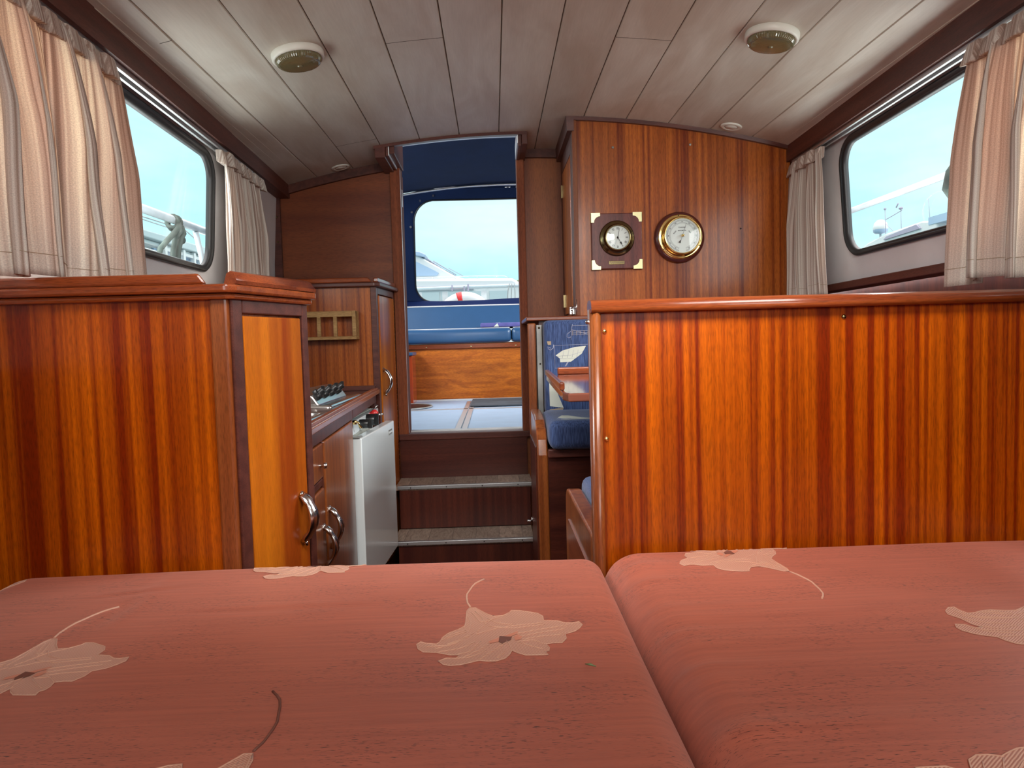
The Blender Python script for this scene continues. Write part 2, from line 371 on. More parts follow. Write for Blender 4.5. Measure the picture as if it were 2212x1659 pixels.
def curtain_mat():
    m = bpy.data.materials.new('striped_curtain_cloth')
    m.use_nodes = True
    t = m.node_tree; t.nodes.clear(); L = t.links.new
    o = N(t, 'ShaderNodeOutputMaterial')
    uv = N(t, 'ShaderNodeUVMap'); uv.uv_map = 'cloth'
    def nz(sc, det, off=0.0):
        mp = N(t, 'ShaderNodeMapping'); mp.inputs['Scale'].default_value = sc; mp.inputs['Location'].default_value = (off, off, 0)
        L(uv.outputs[0], mp.inputs[0])
        n = N(t, 'ShaderNodeTexNoise'); n.inputs['Scale'].default_value = 1; n.inputs['Detail'].default_value = det
        L(mp.outputs[0], n.inputs['Vector']); return n
    n = nz((190, 0.4, 1), 2)
    cr = N(t, 'ShaderNodeValToRGB')
    E = cr.color_ramp.elements
    E[0].position = 0.36; E[0].color = (0.44, 0.34, 0.29, 1)
    E[1].position = 0.62; E[1].color = (0.84, 0.84, 0.80, 1)
    e = E.new(0.47); e.color = (0.64, 0.57, 0.52, 1)
    L(n.outputs['Fac'], cr.inputs[0])
    nb = nz((26, 0.3, 1), 1, 4.0)
    rb = N(t, 'ShaderNodeValToRGB')
    rb.color_ramp.elements[0].position = 0.40; rb.color_ramp.elements[0].color = (0.90, 0.82, 0.78, 1)
    rb.color_ramp.elements[1].position = 0.60; rb.color_ramp.elements[1].color = (1.0, 1.0, 0.97, 1)
    L(nb.outputs['Fac'], rb.inputs[0])
    mu = N(t, 'ShaderNodeVectorMath', operation='MULTIPLY'); L(cr.outputs[0], mu.inputs[0]); L(rb.outputs[0], mu.inputs[1])
    n2 = nz((1100, 520, 1), 1, 2.0)
    mr = N(t, 'ShaderNodeMapRange'); mr.inputs['From Min'].default_value = 0.3; mr.inputs['From Max'].default_value = 0.7
    mr.inputs['To Min'].default_value = 0.86; mr.inputs['To Max'].default_value = 1.12
    L(n2.outputs['Fac'], mr.inputs[0])
    vm = N(t, 'ShaderNodeVectorMath', operation='SCALE'); L(mu.outputs[0], vm.inputs[0]); L(mr.outputs[0], vm.inputs['Scale'])
    bp = N(t, 'ShaderNodeBump'); bp.inputs['Strength'].default_value = 0.3; bp.inputs['Distance'].default_value = 0.0008
    L(n.outputs['Fac'], bp.inputs['Height'])
    df = N(t, 'ShaderNodeBsdfDiffuse'); L(vm.outputs[0], df.inputs['Color']); L(bp.outputs[0], df.inputs['Normal'])
    tl = N(t, 'ShaderNodeBsdfTranslucent')
    tcx = N(t, 'ShaderNodeVectorMath', operation='MULTIPLY'); tcx.inputs[1].default_value = (1.15, 0.90, 0.74)
    L(vm.outputs[0], tcx.inputs[0]); L(tcx.outputs[0], tl.inputs['Color'])
    ms = N(t, 'ShaderNodeMixShader'); ms.inputs[0].default_value = 0.24
    L(df.outputs[0], ms.inputs[1]); L(tl.outputs[0], ms.inputs[2]); L(ms.outputs[0], o.inputs[0])
    return m
m_curtain = curtain_mat()

def glass_mat(name, tint=(0.97, 1.0, 0.99), refl=0.05, rough=0.02):
    m = bpy.data.materials.new(name); m.use_nodes = True
    t = m.node_tree; t.nodes.clear(); L = t.links.new
    o = N(t, 'ShaderNodeOutputMaterial')
    tr = N(t, 'ShaderNodeBsdfTransparent'); tr.inputs[0].default_value = (*tint, 1)
    gl = N(t, 'ShaderNodeBsdfGlossy'); gl.inputs['Roughness'].default_value = rough
    ms = N(t, 'ShaderNodeMixShader'); ms.inputs[0].default_value = refl
    L(tr.outputs[0], ms.inputs[1]); L(gl.outputs[0], ms.inputs[2]); L(ms.outputs[0], o.inputs[0])
    return m
m_glass = glass_mat('window_glass')
m_film = glass_mat('clear_vinyl_film', (0.94, 0.98, 1.0), 0.06, 0.08)
m_cover = glass_mat('dial_glass', (0.97, 0.98, 0.97), 0.05, 0.02)

def lens_mat():
    m = bpy.data.materials.new('ribbed_lamp_lens')
    t, b = nodes_of(m); L = t.links.new
    b.inputs['Base Color'].default_value = (0.20, 0.17, 0.085, 1)
    b.inputs['Roughness'].default_value = 0.12
    b.inputs['Transmission Weight'].default_value = 0.25
    b.inputs['Coat Weight'].default_value = 0.8
    return m
m_lens = lens_mat()

# ------------------------------------------------------------------ mesh builder
class MB:
    def __init__(self):
        self.bm = bmesh.new()
        self.smooth = set()
    def _f(self, vs, mi=0, sm=False):
        try:
            f = self.bm.faces.new(vs)
        except ValueError:
            return None
        f.material_index = mi
        f.smooth = sm
        return f
    def hexa(self, b, t, mi=0):
        """b, t: four points each, same winding"""
        v = [self.bm.verts.new(p) for p in list(b) + list(t)]
        for q in ((3, 2, 1, 0), (4, 5, 6, 7), (0, 1, 5, 4), (1, 2, 6, 5), (2, 3, 7, 6), (3, 0, 4, 7)):
            self._f([v[i] for i in q], mi)
        return self
    def box(self, x0, x1, y0, y1, z0, z1, mi=0):
        return self.hexa([(x0, y0, z0), (x1, y0, z0), (x1, y1, z0), (x0, y1, z0)], [(x0, y0, z1), (x1, y0, z1), (x1, y1, z1), (x0, y1, z1)], mi)
    def prism(self, pts, ax, a0, a1, mi=0, sm=False):
        """2D polygon extruded along axis ax ('x','y','z'); pts in the other two axes in order"""
        def P(p, a):
            return {'x': (a, p[0], p[1]), 'y': (p[0], a, p[1]), 'z': (p[0], p[1], a)}[ax]
        A = [self.bm.verts.new(P(p, a0)) for p in pts]
        B = [self.bm.verts.new(P(p, a1)) for p in pts]
        self._f(A[::-1], mi); self._f(B, mi)
        n = len(pts)
        for i in range(n):
            self._f([A[i], A[(i + 1) % n], B[(i + 1) % n], B[i]], mi, sm)
        return self
    def slab(self, p0, p1, u0, u1, z0, z1, o0, o1, mi=0):
        """upright slab on the line p0->p1 (xy); u in metres along, o offset to the right of travel"""
        d = Vector((p1[0] - p0[0], p1[1] - p0[1])); d.normalize()
        n = Vector((d.y, -d.x))
        def P(u, o, z):
            return (p0[0] + d.x * u + n.x * o, p0[1] + d.y * u + n.y * o, z)
        return self.hexa([P(u0, o0, z0), P(u1, o0, z0), P(u1, o1, z0), P(u0, o1, z0)], [P(u0, o0, z1), P(u1, o0, z1), P(u1, o1, z1), P(u0, o1, z1)], mi)
    def tube(self, path, r, seg=10, mi=0, closed=False, flat=None):
        path = [Vector(p) for p in path]
        n = len(path)
        rr = r if isinstance(r, (list, tuple)) else [r] * n
        rings = []
        up = Vector((0, 0, 1))
        prev = None
        for i, p in enumerate(path):
            if closed:
                tdir = path[(i + 1) % n] - path[i - 1]
            else:
                tdir = path[min(i + 1, n - 1)] - path[max(i - 1, 0)]
            if tdir.length < 1e-9: tdir = Vector((0, 0, 1))
            tdir.normalize()
            if prev is None:
                a = tdir.cross(up)
                if a.length < 1e-3: a = tdir.cross(Vector((1, 0, 0)))
            else:
                a = prev - tdir * prev.dot(tdir)
                if a.length < 1e-6: a = tdir.cross(up)
            a.normalize(); prev = a
            b = tdir.cross(a)
            fl = flat or (1, 1)
            rings.append([self.bm.verts.new(p + (a * cos(2 * pi * k / seg) * fl[0] + b * sin(2 * pi * k / seg) * fl[1]) * rr[i]) for k in range(seg)])
        m_ = n if closed else n - 1
        for i in range(m_):
            A, B = rings[i], rings[(i + 1) % n]
            for k in range(seg):
                self._f([A[k], A[(k + 1) % seg], B[(k + 1) % seg], B[k]], mi, True)
        if not closed:
            self._f(rings[0][::-1], mi); self._f(rings[-1], mi)
        return self
    def lathe(self, prof, c, ax='z', seg=32, mi=0, sm=True, rib=0.0):
        """prof: list of (radius, height) along ax from c"""
        c = Vector(c)
        def P(r, h, a):
            u, v = r * cos(a), r * sin(a)
            return c + {'x': Vector((h, u, v)), 'y': Vector((u, h, v)), 'z': Vector((u, v, h))}[ax]
        rings = []
        for r, h in prof:
            if r < 1e-6:
                rings.append([self.bm.verts.new(P(0, h, 0))])
            else:
                rings.append([self.bm.verts.new(P(r * (1 + (rib if k % 2 else 0)), h, 2 * pi * k / seg)) for k in range(seg)])
        for A, B in zip(rings, rings[1:]):
            for k in range(seg):
                k2 = (k + 1) % seg
                if len(A) == 1 and len(B) == 1: continue
                if len(A) == 1: self._f([A[0], B[k2], B[k]], mi, sm)
                elif len(B) == 1: self._f([A[k], A[k2], B[0]], mi, sm)
                else: self._f([A[k], A[k2], B[k2], B[k]], mi, sm)
        return self
    def ball(self, c, r, mi=0, sc=(1, 1, 1), seg=14):
        ret = bmesh.ops.create_uvsphere(self.bm, u_segments=seg, v_segments=seg // 2 + 1, radius=r)
        for v in ret['verts']:
            v.co = Vector((v.co.x * sc[0], v.co.y * sc[1], v.co.z * sc[2])) + Vector(c)
            for f in v.link_faces:
                f.material_index = mi; f.smooth = True
        return self
    def grid(self, fn, nu, nv, mi=0, sm=True, closeu=False, uvfn=None):
        if uvfn and not self.bm.loops.layers.uv.get('cloth'): self.bm.loops.layers.uv.new('cloth')
        V = [[self.bm.verts.new(fn(i / nu, j / nv)) for j in range(nv + 1)] for i in range(nu + (0 if closeu else 1))]
        uvl = self.bm.loops.layers.uv.get('cloth') if uvfn else None
        for i in range(nu):
            for j in range(nv):
                i2 = (i + 1) % len(V) if closeu else i + 1
                f = self._f([V[i][j], V[i2][j], V[i2][j + 1], V[i][j + 1]], mi, sm)
                if uvl and f:
                    for lp, (a, b) in zip(f.loops, ((i, j), (i + 1, j), (i + 1, j + 1), (i, j + 1))):
                        lp[uvl].uv = uvfn(a / nu, b / nv)
        return self
    def text(self, s, size, M, mi=0, ext=0.0003):
        cu = bpy.data.curves.new('lettering', 'FONT'); cu.body = s; cu.size = size; cu.align_x = 'CENTER'; cu.align_y = 'CENTER'; cu.extrude = ext; cu.offset = size * 0.018
        o = bpy.data.objects.new('lettering', cu); COL.objects.link(o)
        bpy.context.view_layer.update()
        dg = bpy.context.evaluated_depsgraph_get()
        me = bpy.data.meshes.new_from_object(o.evaluated_get(dg))
        me.transform(M)
        n0 = len(self.bm.faces)
        self.bm.from_mesh(me)
        self.bm.faces.ensure_lookup_table()
        for f in self.bm.faces[n0:]: f.material_index = mi
        bpy.data.objects.remove(o); bpy.data.meshes.remove(me); bpy.data.curves.remove(cu)
        return self
    def build(self, name, mats, parent=None, bevel=0.0, seg=2, local=False, recalc=True, solid=0.0):
        if recalc: bmesh.ops.recalc_face_normals(self.bm, faces=self.bm.faces)
        me = bpy.data.meshes.new(name); self.bm.to_mesh(me); self.bm.free()
        for mm in (mats if isinstance(mats, (list, tuple)) else [mats]): me.materials.append(mm)
        o = bpy.data.objects.new(name, me); COL.objects.link(o)
        if parent is not None:
            o.parent = parent
            if not local and parent.type == 'EMPTY':
                o.location = -parent.location
        if solid:
            md = o.modifiers.new('thickness', 'SOLIDIFY'); md.thickness = solid; md.offset = 0
        if bevel:
            md = o.modifiers.new('edges', 'BEVEL'); md.width = bevel; md.segments = seg; md.limit_method = 'ANGLE'; md.angle_limit = math.radians(40)
            md.harden_normals = False
        return o

def tag(o, label=None, cat=None, group=None, kind=None):
    if label: o['label'] = label
    if cat: o['category'] = cat
    if group: o['group'] = group
    if kind: o['kind'] = kind
    return o
def thing(name, label, cat, loc, group=None, rot=(0, 0, 0)):
    o = bpy.data.objects.new(name, None); o.empty_display_size = 0.05; COL.objects.link(o)
    o.location = loc; o.rotation_euler = rot
    return tag(o, label, cat, group)
def struct(o):
    o['kind'] = 'structure'; return o
def sempty(name, loc):
    o = bpy.data.objects.new(name, None); o.empty_display_size = 0.05; COL.objects.link(o); o.location = loc
    o['kind'] = 'structure'; return o
def copy_tree(o, parent=None):
    c = o.copy(); COL.objects.link(c); c.parent = parent
    for ch in list(o.children): copy_tree(ch, c)
    return c

C0 = 0.13
def hw(y): return 0.946 - 0.035 * (3 - y)          # half width of the cabin at the ceiling edge
def ex(side, y, off=0.0): return C0 + side * (hw(y) + off)
def cz(x): return 1.713 - 0.138 * (x - C0) ** 2      # cambered ceiling height

# ------------------------------------------------------------------ the setting
YF = -0.75                                           # fore end of the cabin
# floor
b = MB(); b.box(-1.15, 1.40, YF, 3.02, -0.03, 0.0)
struct(b.build('floor', w_plain))

# ceiling: cambered plank lining with real grooves, cut away for the companion hatch
def ceil_strip(b, xa, xb, ya, yb):
    xs = set([round(xa, 4), round(xb, 4)])
    for k in range(-8, 8):
        g = 0.043 + 0.1485 * k
        for d in (-0.0026, -0.0010, 0.0010, 0.0026):
            if xa < g + d < xb: xs.add(round(g + d, 4))
        for q in range(1, 6):
            x = g + 0.1485 * q / 6
            if xa < x < xb: xs.add(round(x, 4))
    xs = sorted(xs)
    def hz(x):
        for k in range(-8, 8):
            if abs(x - (0.043 + 0.1485 * k)) < 0.0013: return 0.0035
        return 0.0
    def cl_(x, y): return min(max(x, ex(-1, y, 0.058)), ex(1, y, 0.058))
    lo = [[b.bm.verts.new((cl_(x, y), y, cz(x) + hz(x))) for x in xs] for y in (ya, yb)]
    hi = [[b.bm.verts.new((cl_(x, y), y, cz(x) + 0.02)) for x in xs] for y in (ya, yb)]
    for i in range(len(xs) - 1):
        gro = hz(xs[i]) > 0 and hz(xs[i + 1]) > 0
        side = (hz(xs[i]) > 0) != (hz(xs[i + 1]) > 0)
        f = b._f([lo[0][i], lo[1][i], lo[1][i + 1], lo[0][i + 1]], 1 if gro else 0)
        b._f([hi[0][i + 1], hi[1][i + 1], hi[1][i], hi[0][i]], 0)
        b._f([lo[0][i + 1], lo[0][i], hi[0][i], hi[0][i + 1]][::-1], 0)
        b._f([lo[1][i], lo[1][i + 1], hi[1][i + 1], hi[1][i]][::-1], 0)
    for i in (0, len(xs) - 1):
        b._f([lo[0][i], lo[1][i], hi[1][i], hi[0][i]], 0)
b = MB()
ceil_strip(b, -1.02, 1.26, YF, 2.76)
ceil_strip(b, -1.02, -0.38, 2.76, 3.02)
ceil_strip(b, 0.13, 1.26, 2.76, 3.02)
for k, y in ((-6, 1.666), (-2, 1.885), (-4, 2.66), (2, 1.905)):   # butt joints between plank ends
    x0, x1 = 0.0446 + 0.1485 * k, 0.0414 + 0.1485 * (k + 1)
    n = 5
    for i in range(n):
        a, c = x0 + (x1 - x0) * i / n, x0 + (x1 - x0) * (i + 1) / n
        b.hexa([(a, y - 0.001, cz(a) - 0.0003), (c, y - 0.001, cz(c) - 0.0003), (c, y + 0.001, cz(c) - 0.0003), (a, y + 0.001, cz(a) - 0.0003)],
               [(a, y - 0.001, cz(a) + 0.002), (c, y - 0.001, cz(c) + 0.002), (c, y + 0.001, cz(c) + 0.002), (a, y + 0.001, cz(a) + 0.002)], 2)
struct(b.build('ceiling', [m_ceil, m_groove, m_groove], recalc=False))

# side walls: vinyl lining with a rounded window opening
WY0, WY1, WZ0, WZ1, WR = 0.95, 2.26, 1.158, 1.522, 0.085
def wx(side, y, z, off=0.0):
    return ex(side, y, 0.052 + (1.535 - z) * 0.066 + off)
def rrect(y0, y1, z0, z1, r, n=8):
    P = []
    for (cy, cz_, a0) in ((y1 - r, z1 - r, 0), (y0 + r, z1 - r, pi / 2), (y0 + r, z0 + r, pi), (y1 - r, z0 + r, 1.5 * pi)):
        for k in range(n + 1):
            a = a0 + pi / 2 * k / n
            P.append((cy + r * cos(a), cz_ + r * sin(a)))
    return P
LEFT_LO = 0.10
def side_wall(side, name, zlow):
    b = MB()
    hole = rrect(WY0 + 0.012, WY1 - 0.012, WZ0 + 0.012, WZ1 - 0.012, WR - 0.01)
    oy0, oy1, oz0, oz1 = 0.6, 2.6, zlow, 1.60
    cy, cz_ = (WY0 + WY1) / 2, (WZ0 + WZ1) / 2
    outer = []
    n = 9
    for i, (y, z) in enumerate(hole):
        c = i // n
        k = i % n
        # spread each corner's points on the outer rectangle around its corner
        cyy, czz = ((oy1, oz1), (oy0, oz1), (oy0, oz0), (oy1, oz0))[c]
        if k == n // 2: outer.append((cyy, czz)); continue
        first = k < n // 2
        if c == 0: outer.append((cyy, z) if first else (y, czz))
        if c == 1: outer.append((y, czz) if first else (cyy, z))
        if c == 2: outer.append((cyy, z) if first else (y, czz))
        if c == 3: outer.append((y, czz) if first else (cyy, z))
    for off in (0.0, 0.008):
        A = [b.bm.verts.new((wx(side, y, z, off), y, z)) for y, z in hole]
        B = [b.bm.verts.new((wx(side, y, z, off), y, z)) for y, z in outer]
        for i in range(len(A)):
            j = (i + 1) % len(A)
            b._f([A[i], A[j], B[j], B[i]], 0)
        if off == 0.0: A0 = A
    for i in range(len(A)):
        j = (i + 1) % len(A)
        b._f([A0[i], A0[j], A[j], A[i]], 0)
    for ya, yb in ((YF, 0.6), (2.6, 3.0)):
        b.hexa([(wx(side, ya, zlow), ya, zlow), (wx(side, yb, zlow), yb, zlow), (wx(side, yb, zlow, 0.03), yb, zlow), (wx(side, ya, zlow, 0.03), ya, zlow)],
               [(wx(side, ya, 1.6), ya, 1.6), (wx(side, yb, 1.6), yb, 1.6), (wx(side, yb, 1.6, 0.03), yb, 1.6), (wx(side, ya, 1.6, 0.03), ya, 1.6)], 0)
    # lower hull side
    lo = 0.16 if side > 0 else LEFT_LO
    b.hexa([(ex(side, YF, lo), YF, 0), (ex(side, 3.0, lo), 3.0, 0), (ex(side, 3.0, lo + 0.03), 3.0, 0), (ex(side, YF, lo + 0.03), YF, 0)],
           [(ex(side, YF, lo), YF, zlow), (ex(side, 3.0, lo), 3.0, zlow), (ex(side, 3.0, lo + 0.03), 3.0, zlow), (ex(side, YF, lo + 0.03), YF, zlow)], 1)
    return struct(b.build(name, [m_lining, w_dark]))
side_wall(-1, 'wall_left', 0.90)
side_wall(1, 'wall_right', 1.068)

def side_window(side, name):
    root = sempty(name, (ex(side, 1.6, 0.06), 1.6, WZ0))
    loop = rrect(WY0, WY1, WZ0, WZ1, WR, 10)
    n = len(loop)
    cy, cz_ = (WY0 + WY1) / 2, (WZ0 + WZ1) / 2
    prof = [(0.0, 0.004), (0.0, -0.006), (0.005, -0.011), (0.011, -0.009), (0.013, -0.004), (0.016, -0.005), (0.020, -0.002), (0.021, 0.006), (0.021, 0.012)]   # (inward in plane, off wall)
    b = MB()
    rings = []
    for (d, o) in prof:
        lp = rrect(WY0 + d, WY1 - d, WZ0 + d, WZ1 - d, max(WR - d, 0.01), 10)
        rings.append([b.bm.verts.new((wx(side, y, z, o), y, z)) for y, z in lp])
    for A, B in zip(rings, rings[1:]):
        for i in range(n):
            b._f([A[i], A[(i + 1) % n], B[(i + 1) % n], B[i]], 0, True)
    b.build('rubber_frame', m_rubber, root)
    b = MB()
    lp = rrect(WY0 + 0.02, WY1 - 0.02, WZ0 + 0.02, WZ1 - 0.02, WR - 0.02, 10)
    f = [b.bm.verts.new((wx(side, y, z, 0.007), y, z)) for y, z in lp]
    b._f(f)
    b.build('pane', m_glass, root)
    return root
side_window(-1, 'window_1')
side_window(1, 'window_2')

# beams along the ceiling edge, with curtain rails below
for side, nm in ((-1, 'trim_1'), (1, 'trim_2')):
    b = MB()
    ys = [YF, 0.5, 1.5, 2.3, 3.0]
    for ya, yb in zip(ys, ys[1:]):
        q = []
        for z in (1.537, 1.60):
            q.append([(ex(side, ya, 0), ya, z), (ex(side, yb, 0), yb, z), (ex(side, yb, 0.062), yb, z), (ex(side, ya, 0.062), ya, z)])
        b.hexa(q[0], q[1])
    struct(b.build(nm, w_beam))
# ledge along the starboard side below the window
b = MB()
b.hexa([(ex(1, YF, 0.055), YF, 1.062), (ex(1, 2.57, 0.055), 2.57, 1.062), (ex(1, 2.57, 0.12), 2.57, 1.062), (ex(1, YF, 0.12), YF, 1.062)],
       [(ex(1, YF, 0.055), YF, 1.085), (ex(1, 2.57, 0.055), 2.57, 1.085), (ex(1, 2.57, 0.09), 2.57, 1.085), (ex(1, YF, 0.09), YF, 1.085)])
struct(b.build('trim_3', w_beam, bevel=0.003))

# aft bulkhead with the doorway
b = MB()
def bulk(xa, xb, z0, z1f, ya=3.0, yb=3.035, mi=0):
    n = 8
    pts = [(xa, z0), (xb, z0)] + [(xb + (xa - xb) * k / n, z1f(xb + (xa - xb) * k / n)) for k in range(n + 1)]
    b.prism(pts, 'y', ya, yb, mi)
bulk(-1.02, -0.392, 0.0, lambda x: cz(x) + 0.01)
bulk(0.13, 1.26, 0.0, lambda x: cz(x) + 0.01, mi=1)
bulk(-0.392, 0.13, 0.0, lambda x: 0.54, mi=2)
struct(b.build('wall_aft', [w_plain, w_plainz, w_darkx]))
# fore bulkhead behind the photographer, with an opening added behind the fill lamp
b = MB()
b.box(-1.1, 1.4, YF - 0.03, YF, 0, 1.08); b.box(-1.1, -0.55, YF - 0.03, YF, 1.08, 1.75); b.box(0.85, 1.4, YF - 0.03, YF, 1.08, 1.75)
b.box(-0.55, 0.85, YF - 0.03, YF, 1.56, 1.75)
struct(b.build('wall_fore', w_plainz))

# trim along the head of the aft bulkhead, both sides of the doorway
b = MB()
for xa, xb in ((-0.86, -0.42), (0.147, 0.302)):
    n = 6
    for i in range(n):
        a, c = xa + (xb - xa) * i / n, xa + (xb - xa) * (i + 1) / n
        b.hexa([(a, 2.982, cz(a) - 0.034), (c, 2.982, cz(c) - 0.034), (c, 3.0, cz(c) - 0.034), (a, 3.0, cz(a) - 0.034)],
               [(a, 2.982, cz(a)), (c, 2.982, cz(c)), (c, 3.0, cz(c)), (a, 3.0, cz(a))])
struct(b.build('trim_4', w_beam))
b = MB(); b.box(-0.885, -0.855, 2.984, 3.0, 0.9, 1.56)
b.lathe([(0.0001, -0.002), (0.004, -0.0015), (0.004, 0)], (-0.868, 2.984, 1.36), 'y', 10, 1)
b.lathe([(0.0001, -0.002), (0.004, -0.0015), (0.004, 0)], (-0.868, 2.984, 1.46), 'y', 10, 1)
struct(b.build('trim_5', [w_rim, m_brassd]))

# door frame and companion hatch surround
door = sempty('door_1', (-0.13, 3.0, 0.54))
def jamb(x0, x1, xin0, xin1, z1):
    b = MB()
    b.box(x0, x1, 2.972, 3.0, 0.55, z1)
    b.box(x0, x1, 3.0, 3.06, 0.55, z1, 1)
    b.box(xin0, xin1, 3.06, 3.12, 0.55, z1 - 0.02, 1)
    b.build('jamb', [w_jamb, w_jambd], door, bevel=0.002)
jamb(-0.402, -0.362, -0.402, -0.367, 1.660)
jamb(0.114, 0.145, 0.118, 0.145, 1.70)
b = MB(); b.box(-0.364, -0.3615, 2.985, 2.99, 0.56, 1.64); b.box(-0.3655, -0.3615, 3.03, 3.045, 1.50, 1.57)
b.build('edge_strip', m_alu, door)
b = MB(); b.box(-0.402, 0.145, 2.968, 3.05, 0.53, 0.556)
b.build('sill', w_rim, door, bevel=0.003)
b = MB(); b.box(-0.362, 0.114, 3.05, 3.09, 0.54, 0.560)
b.build('sill_strip', m_alu, door)
b = MB()     # header board following the camber
n = 8
for i in range(n):
    a, c = -0.428 + 0.577 * i / n, -0.428 + 0.577 * (i + 1) / n
    b.hexa([(a, 2.740, cz(a) - 0.010), (c, 2.740, cz(c) - 0.010), (c, 2.775, cz(c) - 0.006), (a, 2.775, cz(a) - 0.006)],
           [(a, 2.735, cz(a) + 0.002), (c, 2.735, cz(c) + 0.002), (c, 2.775, cz(c) + 0.03), (a, 2.775, cz(a) + 0.03)])
b.build('hatch_header', w_rim, door)
b = MB()
b.box(-0.424, -0.385, 2.742, 3.0, 1.628, 1.678); b.box(-0.385, -0.372, 2.75, 3.0, 1.635, 1.70); b.box(-0.372, -0.352, 2.757, 3.03, 1.645, 1.75)
b.build('hatch_coaming', w_rim, door, bevel=0.002)
b = MB()
b.box(0.128, 0.150, 2.742, 3.0, 1.668, 1.715); b.box(0.114, 0.128, 2.757, 3.03, 1.665, 1.76)
b.build('hatch_coaming', w_rim, door, bevel=0.002)
b = MB()
b.box(-0.3745, -0.371, 2.748, 3.0, 1.637, 1.700); b.box(0.1115, 0.1145, 2.752, 3.0, 1.675, 1.73)
b.tube([(x, 2.80, cz(x) + 0.004) for x in [-0.35 + 0.465 * k / 10 for k in range(11)]], 0.0015, 8)
b.build('hatch_slide_strip', m_alu, door)

# made-up hatch and fore window frames, added around the fill lamps
over_frame = sempty('overhead_fill_frame', (0.12, 0.72, 1.70))  # invented surround for the overhead lamp, unseen
b = MB()
for x0, x1, y0, y1 in ((-0.38, -0.33, 0.40, 1.04), (0.57, 0.62, 0.40, 1.04), (-0.33, 0.57, 0.40, 0.45), (-0.33, 0.57, 0.99, 1.04)): b.box(x0, x1, y0, y1, 1.655, 1.715)
b.build('overhead_surround', w_beam, over_frame)
b = MB(); b.box(-0.33, 0.57, 0.45, 0.99, 1.672, 1.676); b.build('pane', m_white, over_frame)
fw = sempty('fore_fill_frame', (0.15, YF, 1.32))  # invented surround for the lamp behind the photographer
b = MB(); b.box(-0.57, -0.53, YF - 0.02, YF + 0.02, 1.06, 1.58); b.box(0.83, 0.87, YF - 0.02, YF + 0.02, 1.06, 1.58); b.box(-0.53, 0.83, YF - 0.02, YF + 0.02, 1.06, 1.09); b.box(-0.53, 0.83, YF - 0.02, YF + 0.02, 1.55, 1.58)
b.build('fore_surround', w_beam, fw)
b = MB(); b.box(-0.53, 0.83, YF - 0.004, YF, 1.09, 1.55); b.build('pane', m_glass, fw)

# ------------------------------------------------------------------ companionway steps
st = thing('companionway_steps', 'two dark mahogany steps with grey oak treads and metal nosings below the doorway', 'steps', (-0.13, 2.8, 0))
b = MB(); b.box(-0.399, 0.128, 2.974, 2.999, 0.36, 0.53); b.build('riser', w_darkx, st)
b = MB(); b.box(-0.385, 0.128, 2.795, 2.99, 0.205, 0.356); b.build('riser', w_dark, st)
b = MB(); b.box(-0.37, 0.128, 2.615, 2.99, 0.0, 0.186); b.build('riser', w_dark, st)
b = MB(); b.box(-0.40, 0.136, 2.795, 2.985, 0.356, 0.372); b.build('tread', m_vplank, st)
b = MB(); b.box(-0.39, 0.128, 2.612, 2.797, 0.186, 0.202); b.build('tread', m_vplank, st)
for (x0, x1, y, z) in ((-0.390, 0.134, 2.790, 0.373), (-0.385, 0.127, 2.606, 0.203)):
    b = MB(); b.box(x0, x1, y - 0.006, y + 0.012, z - 0.001, z + 0.002); b.box(x0, x1, y - 0.008, y - 0.003, z - 0.010, z + 0.001)
    for k in range(4): b.lathe([(0.0001, -0.0015), (0.0025, 0)], (x0 + 0.05 + 0.14 * k, y - 0.008, z - 0.005), 'y', 8, 1)
    b.build('nosing', [m_alu, m_black], st)

# ------------------------------------------------------------------ bow handles, knobs
def bow_handle(c, n, length, out, parent, sc=1.0):
    """cast bow handle; c centre on the surface, n horizontal outward normal"""
    n = Vector((n[0], n[1], 0)).normalized(); c = Vector(c)
    b = MB()
    P = []; Rr = []
    for k in range(17):
        t = k / 16
        z = (0.5 - t) * length
        o = out * (sin(pi * min(max(t * 1.02, 0), 1)) ** 0.75) + 0.001
        P.append(c + n * o + Vector((0, 0, z)))
        Rr.append(1.3 * (0.0035 + 0.0035 * sin(pi * t) + (0.002 if t < 0.15 or t > 0.85 else 0)) * sc)
    b.tube(P, Rr, 10, flat=(1.5, 0.75))
    b.lathe([(0.0001, 0.004), (0.008 * sc, 0.003), (0.009 * sc, 0)], c + Vector((0, 0, length * 0.48)), 'x', 12)
    b.ball(c + n * out * 0.98 + Vector((0, 0, length * 0.16)), 0.0062 * sc, 0, (1, 1.2, 1))
    b.tube([c + n * 0.002 + Vector((0, 0, -length * 0.5)), c + n * 0.008 + Vector((0, 0, -length * 0.60))], [0.006 * sc, 0.002 * sc], 8)
    return b.build('handle', m_chrome, parent)

# ------------------------------------------------------------------ near storage cabinet (left)
A, B_ = (-0.430, 1.180), (-0.360, 1.392)
cab = thing('storage_cabinet', 'orange striped mahogany cabinet at the foot of the bed on the left, with fiddle rail', 'cabinet', (-0.7, 1.3, 0))
b = MB()
b.prism([(-0.833, 1.184), (-0.446, 1.184), (-0.446, 1.392), (-0.825, 1.392)], 'z', 0, 1.009)
b.build('body', w_panel, cab)
b = MB(); b.prism([(-0.458, 1.178), (-0.430, 1.178), (-0.366, 1.386), (-0.380, 1.395), (-0.458, 1.395)], 'z', 0, 1.009)
b.build('corner_post', w_trim_z, cab, bevel=0.004)
b = MB()   # face frame of the side
b.slab(A, B_, 0.004, 0.030, 0.0, 1.006, 0.0, 0.006); b.slab(A, B_, 0.030, 0.205, 0.982, 1.006, 0.0, 0.006); b.slab(A, B_, 0.205, 0.222, 0.0, 1.006, 0.0, 0.006)
b.build('face_frame', w_rim, cab, bevel=0.002)
b = MB()
